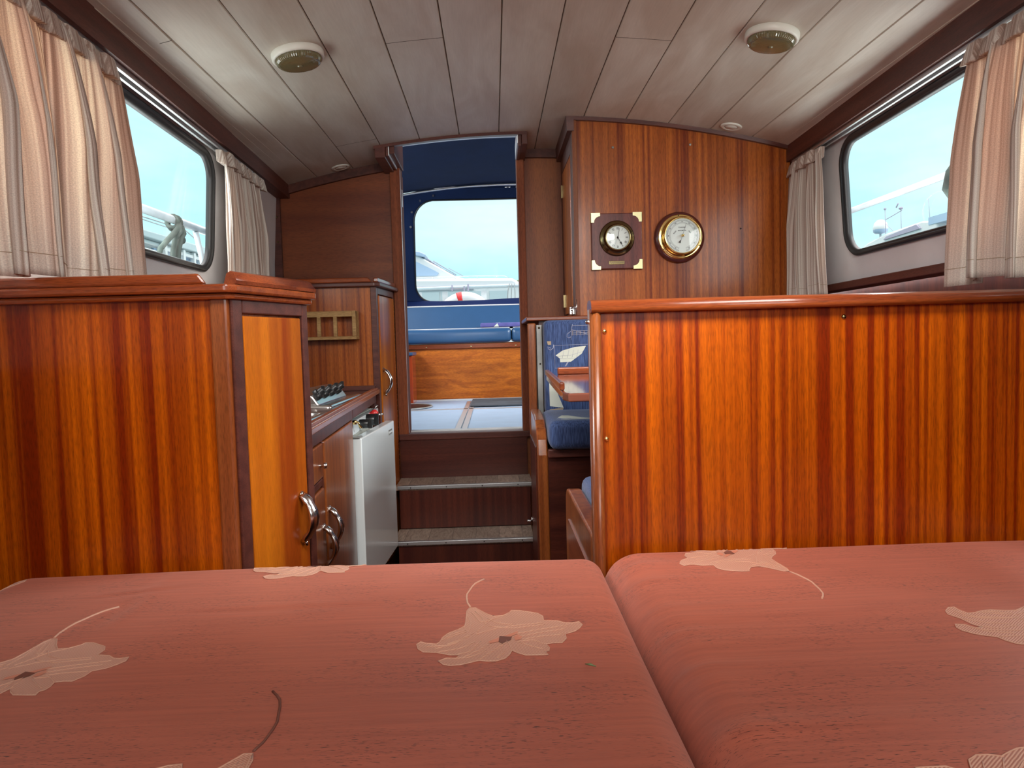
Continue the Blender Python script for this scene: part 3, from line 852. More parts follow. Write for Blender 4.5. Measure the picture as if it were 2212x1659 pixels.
b.slab(A, B_, 0.034, 0.201, 0.16, 0.978, 0.0, 0.004)
dr = b.build('door', w_door, cab, bevel=0.002)
dv = Vector((B_[0] - A[0], B_[1] - A[1])).normalized(); nv = (dv.y, -dv.x)
hp = Vector((A[0], A[1], 0)) + Vector((dv.x, dv.y, 0)) * 0.180 + Vector((nv[0], nv[1], 0)) * 0.004
bow_handle((hp.x, hp.y, 0.602), nv, 0.088, 0.024, dr, 1.05)
b = MB()   # crown moulding all round
b.prism([(-0.833, 1.160), (-0.424, 1.160), (-0.410, 1.172), (-0.338, 1.398), (-0.36, 1.41), (-0.825, 1.41), (-0.833, 1.2)], 'z', 1.014, 1.028)
b.prism([(-0.833, 1.168), (-0.428, 1.168), (-0.416, 1.178), (-0.345, 1.396), (-0.36, 1.40), (-0.825, 1.40), (-0.833, 1.2)], 'z', 1.004, 1.014)
b.build('crown_moulding', w_trim_x, cab, bevel=0.004)
b = MB()
b.hexa([(-0.833, 1.166, 1.028), (-0.455, 1.166, 1.028), (-0.462, 1.186, 1.028), (-0.833, 1.186, 1.028)],
       [(-0.833, 1.168, 1.046), (-0.469, 1.168, 1.046), (-0.474, 1.184, 1.046), (-0.833, 1.184, 1.046)])
b.build('fiddle_rail', w_trim_x, cab, bevel=0.004)
b = MB()
P0 = Vector((-0.424, 1.176, 0)); P1 = Vector((-0.350, 1.398, 0)); dd = (P1 - P0).normalized(); nn = Vector((dd.y, -dd.x, 0))
prof = [(-0.010, 1.028), (0.012, 1.028), (0.014, 1.034), (0.010, 1.039), (0.006, 1.046), (-0.001, 1.050), (-0.008, 1.046)]
A1 = [b.bm.verts.new(P0 + nn * o + Vector((0, 0, z)) + dd * (z - 1.028) * 0.3) for o, z in prof]
B1 = [b.bm.verts.new(P1 + nn * o + Vector((0, 0, z)) - dd * (z - 1.028) * 0.3) for o, z in prof]
b._f(A1[::-1]); b._f(B1)
for i in range(len(prof)):
    j = (i + 1) % len(prof); b._f([A1[i], A1[j], B1[j], B1[i]], 0, i in (2, 3, 4, 5))
b.build('fiddle_rail', w_trim_y, cab)

# ------------------------------------------------------------------ galley
def fx(y): return -0.376 - (y - 1.387) * 0.0529
gal = thing('galley_cabinet', 'dark mahogany galley base unit with drawer and doors under the worktop', 'cabinet', (-0.6, 1.7, 0))
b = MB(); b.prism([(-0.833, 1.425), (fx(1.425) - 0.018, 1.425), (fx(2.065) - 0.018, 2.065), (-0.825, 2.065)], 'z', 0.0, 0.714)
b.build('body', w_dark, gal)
G0, G1 = (fx(1.42), 1.42), (fx(2.7), 2.7)
b = MB()
b.slab(G0, G1, 0.0, 0.64, 0.716, 0.746, -0.018, 0.002); b.slab(G0, G1, 0.0, 0.012, 0, 0.716, -0.018, 0.0)
b.slab(G0, G1, 0.012, 0.165, 0.618, 0.634, -0.018, 0.0); b.slab(G0, G1, 0.165, 0.180, 0, 0.716, -0.018, 0.0); b.slab(G0, G1, 0.625, 0.645, 0.0, 0.716, -0.018, 0.0)
b.slab(G0, G1, 0.012, 0.64, 0.0, 0.08, -0.018, 0.0)
b.build('face_frame', w_dark, gal, bevel=0.002)
gd = Vector((G1[0] - G0[0], G1[1] - G0[1], 0)).normalized(); gn = Vector((gd.y, -gd.x, 0))
def gp(u, o, z): return Vector((G0[0], G0[1], 0)) + gd * u + gn * o + Vector((0, 0, z))
b = MB(); b.slab(G0, G1, 0.016, 0.162, 0.638, 0.713, -0.016, 0.003)
d1 = b.build('drawer', w_trim_z, gal, bevel=0.003)
b = MB(); q = gp(0.125, 0.003, 0.668); b.lathe([(0.0001, 0.016), (0.006, 0.014), (0.007, 0.009), (0.003, 0.005), (0.004, 0)], q, 'x', 14)
b.build('knob', m_chrome, d1)
b = MB(); b.slab(G0, G1, 0.016, 0.162, 0.09, 0.614, -0.016, 0.003)
d2 = b.build('door', w_trim_z, gal, bevel=0.003)
bow_handle(gp(0.140, 0.003, 0.487), gn, 0.088, 0.024, d2)
b = MB(); b.slab(G0, G1, 0.183, 0.622, 0.09, 0.713, -0.016, 0.003)
d3 = b.build('door', w_trim_z, gal, bevel=0.003)
bow_handle(gp(0.215, 0.003, 0.510), gn, 0.088, 0.024, d3)

wt = thing('worktop', 'dark laminate galley worktop with raised mahogany edging', 'worktop', (-0.62, 2.0, 0.74))
b = MB(); b.slab(G0, G1, 0.645, 1.262, 0.716, 0.746, -0.018, 0.002); b.slab(G0, G1, 1.225, 1.262, 0.0, 0.716, -0.018, 0.0)
b.build('apron', w_dark, wt, bevel=0.002)
b = MB()
for q in ([(-0.80, 1.41), (-0.376, 1.41), (-0.379, 1.465), (-0.80, 1.465)], [(-0.80, 1.465), (-0.785, 1.465), (-0.785, 1.77), (-0.81, 1.77)], [(-0.425, 1.465), (-0.379, 1.465), (-0.395, 1.77), (-0.425, 1.77)], [(-0.81, 1.77), (-0.395, 1.77), (-0.443, 2.69), (-0.845, 2.69)]):
    b.prism(q, 'z', 0.747, 0.760)
b.build('top', w_worktop, wt)
b = MB(); E0, E1 = (-0.376, 1.41), (-0.443, 2.688)
b.slab(E0, E1, 0, 1.28, 0.748, 0.764, 0.0, 0.013); b.slab(E0, E1, 0, 1.28, 0.760, 0.770, -0.008, 0.007)
b.build('edge', w_trim_y, wt, bevel=0.003, seg=3)
b = MB(); b.box(-0.845, -0.445, 2.672, 2.689, 0.760, 0.778)
b.build('upstand', w_rim, wt, bevel=0.002)

sk = thing('galley_sink', 'stainless steel sink let into the worktop nearest the bed', 'sink', (-0.60, 1.62, 0.76))
b = MB()
L0 = rrect(-0.80, -0.420, 1.45, 1.80, 0.03, 5)
def ring_stack(b, rings, mi=0, sm=True, cap=True):
    R = [[b.bm.verts.new(p) for p in r] for r in rings]
    n = len(R[0])
    for A_, B2 in zip(R, R[1:]):
        for i in range(n): b._f([A_[i], A_[(i + 1) % n], B2[(i + 1) % n], B2[i]], mi, sm)
    if cap: b._f(R[-1], mi)
def rr(x0, x1, y0, y1, r, z, n=5): return [(p[0], p[1], z) for p in rrect(x0, x1, y0, y1, r, n)]
ring_stack(b, [rr(-0.805, -0.408, 1.45, 1.785, 0.03, 0.7605), rr(-0.803, -0.410, 1.452, 1.783, 0.03, 0.7645), rr(-0.798, -0.416, 1.458, 1.777, 0.028, 0.7655), rr(-0.785, -0.432, 1.475, 1.760, 0.03, 0.763), rr(-0.778, -0.440, 1.482, 1.752, 0.03, 0.742)])
b.build('basin', m_steel, sk)

hob = thing('gas_hob', 'stainless gas hob with black knobs and wire pan grate on the worktop', 'hob', (-0.6, 2.1, 0.76))
b = MB()
ring_stack(b, [rr(-0.815, -0.441, 1.935, 2.39, 0.012, 0.7605), rr(-0.815, -0.442, 1.936, 2.389, 0.012, 0.766), rr(-0.81, -0.450, 1.944, 2.381, 0.01, 0.768), rr(-0.80, -0.462, 1.955, 2.370, 0.01, 0.764)])
b.build('plate', m_steel, hob)
b = MB(); b.prism([(-0.640, 0.764), (-0.482, 0.764), (-0.500, 0.790), (-0.535, 0.805), (-0.56, 0.803)], 'y', 1.975, 2.345)
b.build('control_fascia', m_steel, hob, bevel=0.004)
for k in range(4):
    y = 2.02 + 0.085 * k
    b = MB()
    o = Vector((-0.500, y, 0.790)); ax = Vector((0.75, 0, 0.62)).normalized()
    b.tube([o - ax * 0.002, o + ax * 0.010], 0.0155, 18); b.tube([o + ax * 0.010, o + ax * 0.012, o + ax * 0.026], [0.0155, 0.011, 0.0095], 14)
    b.box(o.x + 0.014, o.x + 0.024, y - 0.003, y + 0.003, o.z + 0.004, o.z + 0.026)
    b.build('knob', m_black, hob, bevel=0.001)
for k, (xx, yy) in enumerate(((-0.72, 2.05), (-0.72, 2.26))):
    b = MB(); b.lathe([(0.0001, 0.018), (0.022, 0.017), (0.026, 0.012), (0.018, 0.008), (0.030, 0.003), (0.032, 0)], (xx, yy, 0.765), 'z', 20)
    b.build('burner', m_alud, hob)
b = MB()
for k in range(5):
    y = 1.99 + 0.085 * k
    b.tube([(-0.62, y, 0.766), (-0.622, y, 0.796), (-0.63, y, 0.802), (-0.81, y, 0.802), (-0.818, y, 0.796), (-0.82, y, 0.766)], 0.0028, 8)
for x in (-0.66, -0.78): b.tube([(x, 1.985, 0.80), (x, 2.335, 0.80)], 0.0025, 8)
b.build('pan_grate', m_chrome, hob)

# fridge with its door standing slightly open
fr = thing('fridge', 'white compact fridge under the worktop with its door ajar', 'fridge', (-0.6, 2.35, 0.12))
b = MB(); b.box(-0.82, -0.446, 2.085, 2.60, 0.12, 0.700)
b.build('body', m_whitep, fr, bevel=0.003)
b = MB(); b.box(-0.446, -0.424, 2.085, 2.60, 0.660, 0.700)
cp = b.build('control_panel', m_white, fr, bevel=0.002)
for y, r in ((2.235, 0.014), (2.36, 0.019)):
    b = MB(); b.tube([(-0.424, y, 0.683), (-0.396, y, 0.683)], r, 18); b.box(-0.398, -0.385, y - 0.003, y + 0.003, 0.683 - r, 0.683 + r)
    b.build('knob', m_black, cp, bevel=0.001)
b = MB(); b.tube([(-0.424, 2.43, 0.688), (-0.405, 2.43, 0.700), (-0.400, 2.43, 0.705)], [0.012, 0.012, 0.006], 14)
b.build('ignition_button', m_red, cp)
b = MB(); b.tube([(-0.424, 2.47, 0.70), (-0.41, 2.47, 0.715), (-0.405, 2.475, 0.722)], 0.003, 8); b.build('igniter_lead', m_chrome, cp)
b = MB(); b.tube([(-0.424, 2.53, 0.682), (-0.395, 2.535, 0.684)], 0.0035, 8)
b.build('latch_pin', m_chrome, cp)
b = MB(); b.tube([(-0.424, 2.125, 0.700), (-0.408, 2.125, 0.700), (-0.402, 2.135, 0.684), (-0.402, 2.155, 0.680)], 0.0035, 8); b.tube([(-0.416, 2.12, 0.694), (-0.416, 2.12, 0.706)], 0.006, 10)
b.build('door_hook', m_brass, cp)
F0, F1 = (-0.3925, 2.09), (-0.366, 2.575)
b = MB(); b.slab(F0, F1, 0.0, 0.486, 0.200, 0.656, -0.030, 0.0)
fd = b.build('door', m_white, fr, bevel=0.003)
b = MB(); b.slab(F0, F1, 0.012, 0.474, 0.212, 0.646, -0.043, -0.031)
b.build('gasket', m_ivory, fd, bevel=0.003)
b = MB(); b.slab(F0, F1, 0.385, 0.445, 0.615, 0.632, 0.0, 0.0015)
for k in range(6): b.slab(F0, F1, 0.390 + 0.009 * k, 0.395 + 0.009 * k, 0.620, 0.627, 0.0015, 0.0020, 1)
b.build('badge', [m_alud, m_white], fd)
b = MB(); b.slab(F0, F1, -0.004, 0.03, 0.656, 0.661, -0.03, -0.004)
b.build('hinge', m_alud, fd, bevel=0.001)

# tall galley cabinet at the bulkhead
tc_ = thing('tall_galley_cabinet', 'tall mahogany cabinet beside the doorway beyond the worktop, with a hinged side door', 'cabinet', (-0.65, 2.85, 0))
T0, T1 = (-0.430, 2.690), (-0.402, 2.972)
b = MB(); b.prism([(-0.850, 2.692), (-0.440, 2.692), (-0.412, 2.972), (-0.850, 2.972)], 'z', 0, 1.146)
b.build('body', w_panel2, tc_)
b = MB(); b.slab(T0, T1, -0.002, 0.022, 0, 1.144, -0.02, 0.0); b.slab(T0, T1, 0.022, 0.26, 1.118, 1.144, -0.02, 0.0); b.slab(T0, T1, 0.262, 0.282, 0.0, 1.144, -0.02, 0.0)
b.box(-0.452, -0.430, 2.688, 2.70, 0.76, 1.146)
b.build('face_frame', w_rim, tc_, bevel=0.002)
b = MB(); b.slab(T0, T1, 0.026, 0.252, 0.10, 1.114, -0.012, 0.004)
td = b.build('door', w_door, tc_, bevel=0.003)
tdv = Vector((T1[0] - T0[0], T1[1] - T0[1], 0)).normalized(); tn = Vector((tdv.y, -tdv.x, 0))
bow_handle(Vector((T0[0], T0[1], 0.788)) + tdv * 0.055 + tn * 0.004, tn, 0.092, 0.026, td)
b = MB()
for k in range(44): b.slab(T0, T1, 0.253, 0.261, 0.12 + 0.0225 * k, 0.136 + 0.0225 * k, -0.01, 0.004)
b.build('piano_hinge', m_brassd, tc_)
b = MB()
b.prism([(-0.850, 2.668), (-0.432, 2.668), (-0.414, 2.684), (-0.384, 2.972), (-0.850, 2.972)], 'z', 1.144, 1.160)
b.build('crown_moulding', w_rim, tc_, bevel=0.004)
b = MB(); b.hexa([(-0.850, 2.670, 1.160), (-0.440, 2.670, 1.160), (-0.448, 2.690, 1.160), (-0.850, 2.690, 1.160)], [(-0.850, 2.673, 1.178), (-0.455, 2.673, 1.178), (-0.46, 2.688, 1.178), (-0.850, 2.688, 1.178)])
b.build('fiddle_rail', w_trim_x, tc_, bevel=0.004)
b = MB(); b.slab((-0.424, 2.684), (-0.394, 2.972), 0.0, 0.287, 1.160, 1.178, -0.016, 0.002)
b.build('fiddle_rail', w_trim_y, tc_, bevel=0.005, seg=3)

# spice rack
sr = thing('spice_rack', 'small light oak rack fixed to the tall cabinet above the hob', 'rack', (-0.6, 2.66, 0.95))
b = MB(); b.box(-0.715, -0.497, 2.628, 2.640, 1.034, 1.055); b.build('top_rail', w_oak, sr, bevel=0.0015)
b = MB(); b.box(-0.715, -0.497, 2.628, 2.688, 0.951, 0.963); b.build('shelf', w_oak, sr, bevel=0.0015)
for x in (-0.690, -0.632, -0.573):
    b = MB(); b.box(x - 0.0065, x + 0.0065, 2.628, 2.640, 0.963, 1.034); b.build('upright', w_oak, sr, bevel=0.001)
b = MB(); b.box(-0.511, -0.497, 2.626, 2.688, 0.963, 1.055); b.build('end_panel', w_oak, sr, bevel=0.0015)
b = MB(); b.box(-0.727, -0.715, 2.626, 2.688, 0.951, 1.055); b.build('end_panel', w_oak, sr, bevel=0.0015)

# ------------------------------------------------------------------ right-hand partition at the foot of the bed
pt = thing('partition_panel', 'waist-high orange striped mahogany partition at the foot of the bed on the right', 'partition', (0.6, 1.19, 0))
b = MB(); b.box(0.170, 0.985, 1.182, 1.202, 0.0, 0.975); b.build('panel', w_panel, pt)
b = MB()
prof = [(1.166, 0.966), (1.163, 0.972), (1.166, 0.982), (1.176, 0.987), (1.205, 0.987), (1.214, 0.982), (1.216, 0.973), (1.212, 0.966)]
b.prism([(p[0], p[1]) for p in prof], 'x', 0.160, 0.985, 0, True)
b.build('cap_moulding', w_trim_x, pt)
b = MB()
prof = [(0.176, 1.170), (0.170, 1.166), (0.163, 1.168), (0.159, 1.178), (0.159, 1.206), (0.163, 1.214), (0.176, 1.214)]
b.prism(prof, 'z', 0.0, 0.972, 0, True)
b.build('edge_moulding', w_trim_z, pt)
for x, z in ((0.1835, 0.9355), (0.1835, 0.757), (0.583, 0.949)):
    b = MB(); b.lathe([(0.0001, -0.003), (0.0025, -0.0026), (0.0038, -0.0012), (0.0042, 0)], (x, 1.182, z), 'y', 12)
    b.build('screw', m_brass if x < 0.5 else m_brassd, pt)
b = MB(); b.lathe([(0.0001, -0.006), (0.0035, -0.005), (0.004, 0)], (0.159, 1.19, 0.952), 'x', 10)
b.build('catch', m_chrome, pt)

# ------------------------------------------------------------------ tall locker with the instruments
lk = thing('tall_locker', 'full-height mahogany locker on the right, carrying the clock and the barometer', 'locker', (0.7, 2.78, 1.0))
n = 14
b = MB()
pts = [(0.303, 1.012), (1.075, 1.012)] + [(1.075 + (0.303 - 1.075) * k / n, cz(1.075 + (0.303 - 1.075) * k / n) - 0.001) for k in range(n + 1)]
b.prism(pts, 'y', 2.570, 2.985)
b.build('body', w_panel2, lk)
b = MB()
for i in range(10):
    xa, xb = 0.290 + 0.78 * i / 10, 0.290 + 0.78 * (i + 1) / 10
    b.hexa([(xa, 2.556, cz(xa) - 0.012), (xb, 2.556, cz(xb) - 0.012), (xb, 2.572, cz(xb) - 0.012), (xa, 2.572, cz(xa) - 0.012)], [(xa, 2.552, cz(xa)), (xb, 2.552, cz(xb)), (xb, 2.572, cz(xb)), (xa, 2.572, cz(xa))])
b.hexa([(0.280, 2.556, cz(0.29) - 0.05), (0.303, 2.556, cz(0.29) - 0.05), (0.303, 2.985, cz(0.29) - 0.05), (0.280, 2.985, cz(0.29) - 0.05)], [(0.276, 2.552, cz(0.29)), (0.303, 2.552, cz(0.29)), (0.303, 2.985, cz(0.29)), (0.276, 2.985, cz(0.29))])
b.build('head_trim', w_rim, lk)
b = MB(); b.box(0.297, 0.313, 2.562, 2.590, 1.012, 1.70); b.build('corner_post', w_plainz, lk, bevel=0.002)
b = MB(); b.box(0.297, 0.303, 2.592, 2.64, 1.012, 1.66); b.box(0.297, 0.303, 2.93, 2.985, 1.012, 1.66); b.box(0.297, 0.303, 2.64, 2.93, 1.60, 1.66); b.build('face_frame', w_rim, lk)
b = MB(); b.box(0.2955, 0.303, 2.645, 2.925, 1.03, 1.595)
ld = b.build('door', w_door, lk, bevel=0.002)
for z_ in (1.50, 1.06):
    b = MB(); b.box(0.290, 0.2975, 2.925, 2.935, z_, z_ + 0.05); b.build('hinge', m_brassd, ld)
b = MB(); b.box(0.280, 0.297, 2.60, 2.640, 1.020, 1.045); b.tube([(0.285, 2.60, 1.04), (0.283, 2.575, 1.043), (0.300, 2.558, 1.043)], 0.003, 8); b.tube([(0.290, 2.605, 1.015), (0.286, 2.60, 1.035)], 0.004, 8)
b.build('latch', m_chrome, lk)
b = MB(); b.tube([(0.300, 2.559, 1.013), (0.300, 2.559, 1.070)], 0.0015, 6); b.build('latch_rod', m_chrome, lk)
for x, z in ((0.441, 1.601), (0.716, 1.605)):
    b = MB(); b.lathe([(0.0001, -0.007), (0.004, -0.006), (0.0045, -0.003), (0.0025, -0.002), (0.0025, 0)], (x, 2.570, z), 'y', 12); b.build('screw', m_alud, lk)
b = MB(); b.lathe([(0.0001, -0.001), (0.003, -0.0008), (0.0032, 0)], (0.895, 2.570, 1.307), 'y', 10); b.build('plug_hole', m_black, lk)

# ------------------------------------------------------------------ wall clock
ck = thing('wall_clock', 'small round brass clock on a square dark board with pale brass corners', 'clock', (0.447, 2.569, 1.272))
cl_rot = Matrix.Rotation(math.radians(-0.6), 4, 'Y')
b = MB(); b.box(-0.090, 0.090, -0.014, 0, -0.098, 0.098); b.build('board', m_clockwood, ck, bevel=0.003, local=True)
for sx in (-1, 1):
    for sz in (-1, 1):
        b = MB()
        P = [(0.0915, 0.0995), (0.0915, 0.066), (0.080, 0.066)] + [(0.058 + 0.022 * cos(pi / 2 * k / 6) , 0.066 + 0.022 * sin(pi / 2 * k / 6)) for k in range(1, 7)] + [(0.058, 0.0995)]
        b.prism([(sx * x, sz * z) for x, z in P], 'y', -0.0158, -0.0135)
        b.prism([(sx * 0.0900, sz * 0.0660), (sx * 0.0915, sz * 0.0660), (sx * 0.0915, sz * 0.0995), (sx * 0.0900, sz * 0.0995)], 'y', -0.0158, 0.0)
        b.build('brass_corner', m_brassp, ck, local=True)
def face_at(o, cx, cz_): return (cx, o, cz_)
b = MB()
zc = 0.009
b.lathe([(0.062, -0.014), (0.0625, -0.018), (0.058, -0.022), (0.050, -0.024), (0.047, -0.030), (0.0465, -0.040), (0.044, -0.044), (0.0415, -0.044), (0.0405, -0.040), (0.0405, -0.034)], (0, 0, zc), 'y', 56)
b.build('bezel', m_brassd, ck, local=True)
b = MB(); b.lathe([(0.0001, -0.0345), (0.0405, -0.0345)], (0, 0, zc), 'y', 48, 0, False)
def dial_M(x, z, y, ang=0.0):      # text faces -Y
    return Matrix.Translation((x, y, z)) @ Matrix.Rotation(-ang, 4, 'Y') @ Matrix.Rotation(pi / 2, 4, 'X')
dl = b.build('dial', m_dial, ck, local=True)
b = MB()
for k, s in enumerate(('XII', 'I', 'II', 'III', 'IIII', 'V', 'VI', 'VII', 'VIII', 'IX', 'X', 'XI')):
    a = math.radians(30 * k)
    b.text(s, 0.0118, Matrix.Translation((0.0315 * sin(a), -0.0349, zc + 0.0315 * cos(a))) @ Matrix.Rotation(a, 4, 'Y') @ Matrix.Rotation(pi / 2, 4, 'X') @ Matrix.Diagonal((0.62, 1, 1, 1)), 0, 0.0002)
for k in range(60):
    a = math.radians(6 * k); r = 0.0382
    b.box(r * sin(a) - 0.0003, r * sin(a) + 0.0003, -0.0352, -0.0346, zc + r * cos(a) - 0.0003, zc + r * cos(a) + 0.0003)
b.build('numerals', m_ink, dl, local=True)
def hand(b, ang, l, w, y, zc, tail=0.0, blade=0.0):
    a = math.radians(ang); d = Vector((sin(a), 0, cos(a))); s = Vector((cos(a), 0, -sin(a)))
    o = Vector((0, y, zc))
    def q(p0, p1, w0, w1):
        lo = [p0 - s * w0, p0 + s * w0, p1 + s * w1, p1 - s * w1]
        b.hexa([v + Vector((0, 0.0004, 0)) for v in lo], [v - Vector((0, 0.0004, 0)) for v in lo])
    q(o - d * tail, o + d * l, w, w * 0.6)
    if blade: q(o + d * (l - 0.002), o + d * (l + 0.008), blade, blade * 0.5)
b = MB(); hand(b, 11, 0.034, 0.0009, -0.0362, zc, 0.005); hand(b, 150, 0.020, 0.0012, -0.0366, zc, 0.004, 0.0034); b.lathe([(0.0001, -0.0385), (0.0030, -0.038), (0.0035, -0.0345)], (0, 0, zc), 'y', 14)
b.build('hands', m_black, ck, local=True)
b = MB(); hand(b, 203, 0.030, 0.0003, -0.0372, zc, 0.008); b.build('second_hand', m_line, ck, local=True)
b = MB(); b.lathe([(0.0001, -0.0425), (0.020, -0.0420), (0.0408, -0.0400)], (0, 0, zc), 'y', 40); b.build('cover_glass', m_cover, ck, local=True)
b = MB(); b.box(-0.030, 0.026, -0.0155, -0.0138, -0.0825, -0.0705); npl = b.build('name_plate', m_brassd, ck, bevel=0.0008, local=True)
b = MB()
P = []
for k in range(60):
    t = k / 59; P.append((-0.026 + 0.048 * t, -0.0158, -0.0765 + 0.0022 * sin(t * 44) * (1.5 if k < 12 or 40 < k < 46 else 0.8)))
b.tube(P, 0.0004, 5); b.build('script_lettering', m_ink, npl, local=True)

# ------------------------------------------------------------------ barometer
bm_ = thing('barometer', 'large round brass barometer with pale dial on a dark wooden ring, right of the clock', 'barometer', (0.671, 2.569, 1.280))
b = MB(); b.lathe([(0.0001, 0), (0.089, 0), (0.0905, -0.006), (0.088, -0.015), (0.080, -0.021), (0.074, -0.022), (0.07, -0.020)], (0, 0, 0), 'y', 64)
b.build('wooden_ring', m_barowood, bm_, local=True)
b = MB(); b.lathe([(0.0785, -0.019), (0.079, -0.024), (0.076, -0.028), (0.072, -0.026), (0.068, -0.028), (0.066, -0.036), (0.0655, -0.052), (0.0665, -0.056), (0.064, -0.060), (0.061, -0.060), (0.0595, -0.056), (0.0595, -0.050)], (0, 0, 0), 'y', 72)
b.build('bezel', m_brass, bm_, local=True)
for a in (95, -25, 215):
    b = MB(); b.lathe([(0.0001, -0.0292), (0.002, -0.029), (0.0022, -0.027)], (0.0745 * cos(math.radians(a)), 0, 0.0745 * sin(math.radians(a))), 'y', 10); b.build('screw', m_black, bm_, local=True)
b = MB(); b.lathe([(0.0001, -0.0505), (0.0595, -0.0505)], (0, 0, 0), 'y', 64, 0, False); bd = b.build('dial', m_dial, bm_, local=True)
b = MB()
def arc_ring(b, r, w, y, a0=-140, a1=140, n=90):
    for k in range(n):
        A_, B2 = math.radians(a0 + (a1 - a0) * k / n), math.radians(a0 + (a1 - a0) * (k + 1) / n)
        P = [(r - w) * sin(A_), (r - w) * cos(A_), (r + w) * sin(A_), (r + w) * cos(A_), (r + w) * sin(B2), (r + w) * cos(B2), (r - w) * sin(B2), (r - w) * cos(B2)]
        b._f([b.bm.verts.new((P[i], y, P[i + 1])) for i in (0, 2, 4, 6)])
for r in (0.0545, 0.0515): arc_ring(b, r, 0.00035, -0.0509, -165, 165)
for r in (0.0460, 0.0430): arc_ring(b, r, 0.0003, -0.0509, -165, 165)
for k in range(56):
    a = math.radians(-165 + 6 * k); big = k % 5 == 0
    r0, r1 = 0.0515, 0.0545 + (0.001 if big else 0)
    w = 0.0004 if big else 0.0002
    s = Vector((cos(a), 0, -sin(a))) * w; d = Vector((sin(a), 0, cos(a)))
    b._f([b.bm.verts.new(v + Vector((0, -0.0510, 0))) for v in (d * r0 - s, d * r0 + s, d * r1 + s, d * r1 - s)])
for k in range(11):
    a = math.radians(-150 + 30 * k)
    b.text(str(96 + k), 0.0052, Matrix.Translation((0.0485 * sin(a), -0.0508, 0.0485 * cos(a))) @ Matrix.Rotation(a, 4, 'Y') @ Matrix.Rotation(pi / 2, 4, 'X'), 0, 0.0001)
b.text('CHANGE', 0.0062, Matrix.Translation((-0.001, -0.0508, 0.0285)) @ Matrix.Rotation(pi / 2, 4, 'X'), 0, 0.0001)
b.text('BAROMETER', 0.0052, Matrix.Translation((-0.001, -0.0508, 0.0175)) @ Matrix.Rotation(pi / 2, 4, 'X'), 0, 0.0001)
b.text('RAIN', 0.0060, Matrix.Translation((-0.026, -0.0508, 0.012)) @ Matrix.Rotation(math.radians(-48), 4, 'Y') @ Matrix.Rotation(pi / 2, 4, 'X'), 0, 0.0001)
b.text('FAIR', 0.0060, Matrix.Translation((0.026, -0.0508, 0.012)) @ Matrix.Rotation(math.radians(48), 4, 'Y') @ Matrix.Rotation(pi / 2, 4, 'X'), 0, 0.0001)
b.build('scale_markings', m_ink, bd, local=True, recalc=False)
b = MB(); hand(b, 18, 0.046, 0.0005, -0.053, 0, 0.024); hand(b, 198, 0.020, 0.0005, -0.053, 0, 0, 0.0)
a = math.radians(203); d = Vector((sin(a), 0, cos(a))); s = Vector((cos(a), 0, -sin(a)))
tri = [d * 0.016, d * 0.027 + s * 0.005, d * 0.027 - s * 0.004]
b.prism([(v.x, v.z) for v in tri], 'y', -0.0535, -0.0525)
b.build('pointer', m_ink, bm_, local=True)
b = MB(); b.lathe([(0.0001, -0.064), (0.004, -0.0635), (0.0046, -0.060), (0.0046, -0.0505)], (0, 0, 0), 'y', 18); b.build('centre_knob', m_brass, bm_, local=True)
b = MB(); b.lathe([(0.0046, -0.0590), (0.030, -0.0588), (0.0600, -0.0570)], (0, 0, 0), 'y', 48); b.build('cover_glass', m_cover, bm_, local=True)

# ------------------------------------------------------------------ dinette
bn = thing('dinette_bench', 'mahogany dinette bench below the tall locker, with curved end board by the steps', 'bench', (0.6, 2.4, 0))
b = MB(); b.box(0.165, 1.02, 2.575, 2.600, 0.0, 1.0); b.build('back_panel', w_dark, bn)
b = MB(); b.box(0.118, 1.02, 2.545, 2.985, 0.998, 1.012); b.build('top_trim', w_trim_x, bn, bevel=0.003)
b = MB(); b.prism([(0.119, 2.50), (0.147, 2.50), (0.155, 2.574), (0.155, 2.60), (0.125, 2.60)], 'z', 0.0, 0.988); b.build('post', w_trim_z, bn, bevel=0.004, seg=3)
b = MB(); b.box(0.153, 0.171, 2.535, 2.54, 0.60, 0.982)
b.lathe([(0.0001, -0.002), (0.004, -0.0015), (0.004, 0)], (0.162, 2.535, 0.972), 'y', 10, 1); b.lathe([(0.0001, -0.002), (0.003, -0.0015), (0.003, 0)], (0.163, 2.535, 0.845), 'y', 10, 1)
b.box(0.153, 0.171, 2.54, 2.575, 0.60, 0.982, 2)
b.build('metal_strip', [m_alud, m_brassd, w_dark], bn)
b = MB()
P = [(2.55, 0.0), (2.55, 0.688), (2.45, 0.690), (2.34, 0.688), (2.25, 0.678), (2.195, 0.655), (2.165, 0.625), (2.150, 0.58), (2.148, 0.50), (2.148, 0.0)]
b.prism(P, 'x', 0.123, 0.155); b.build('end_board', w_trim_z, bn, bevel=0.005, seg=3)
b = MB(); b.box(0.119, 0.123, 2.19, 2.50, 0.10, 0.60)
sd = b.build('side_door', w_dark, bn, bevel=0.001)
b = MB(); b.tube([(0.119, 2.47, 0.30), (0.100, 2.47, 0.30)], 0.005, 12); b.tube([(0.117, 2.47, 0.285), (0.117, 2.47, 0.315)], 0.002, 6); b.build('knob', m_chrome, sd)
b = MB(); b.box(0.155, 1.01, 2.125, 2.145, 0.575, 0.600); b.build('seat_rail', w_rim, bn, bevel=0.003)
b = MB(); b.box(0.155, 1.01, 2.150, 2.57, 0.0, 0.590); b.build('seat_base', w_darkx, bn)

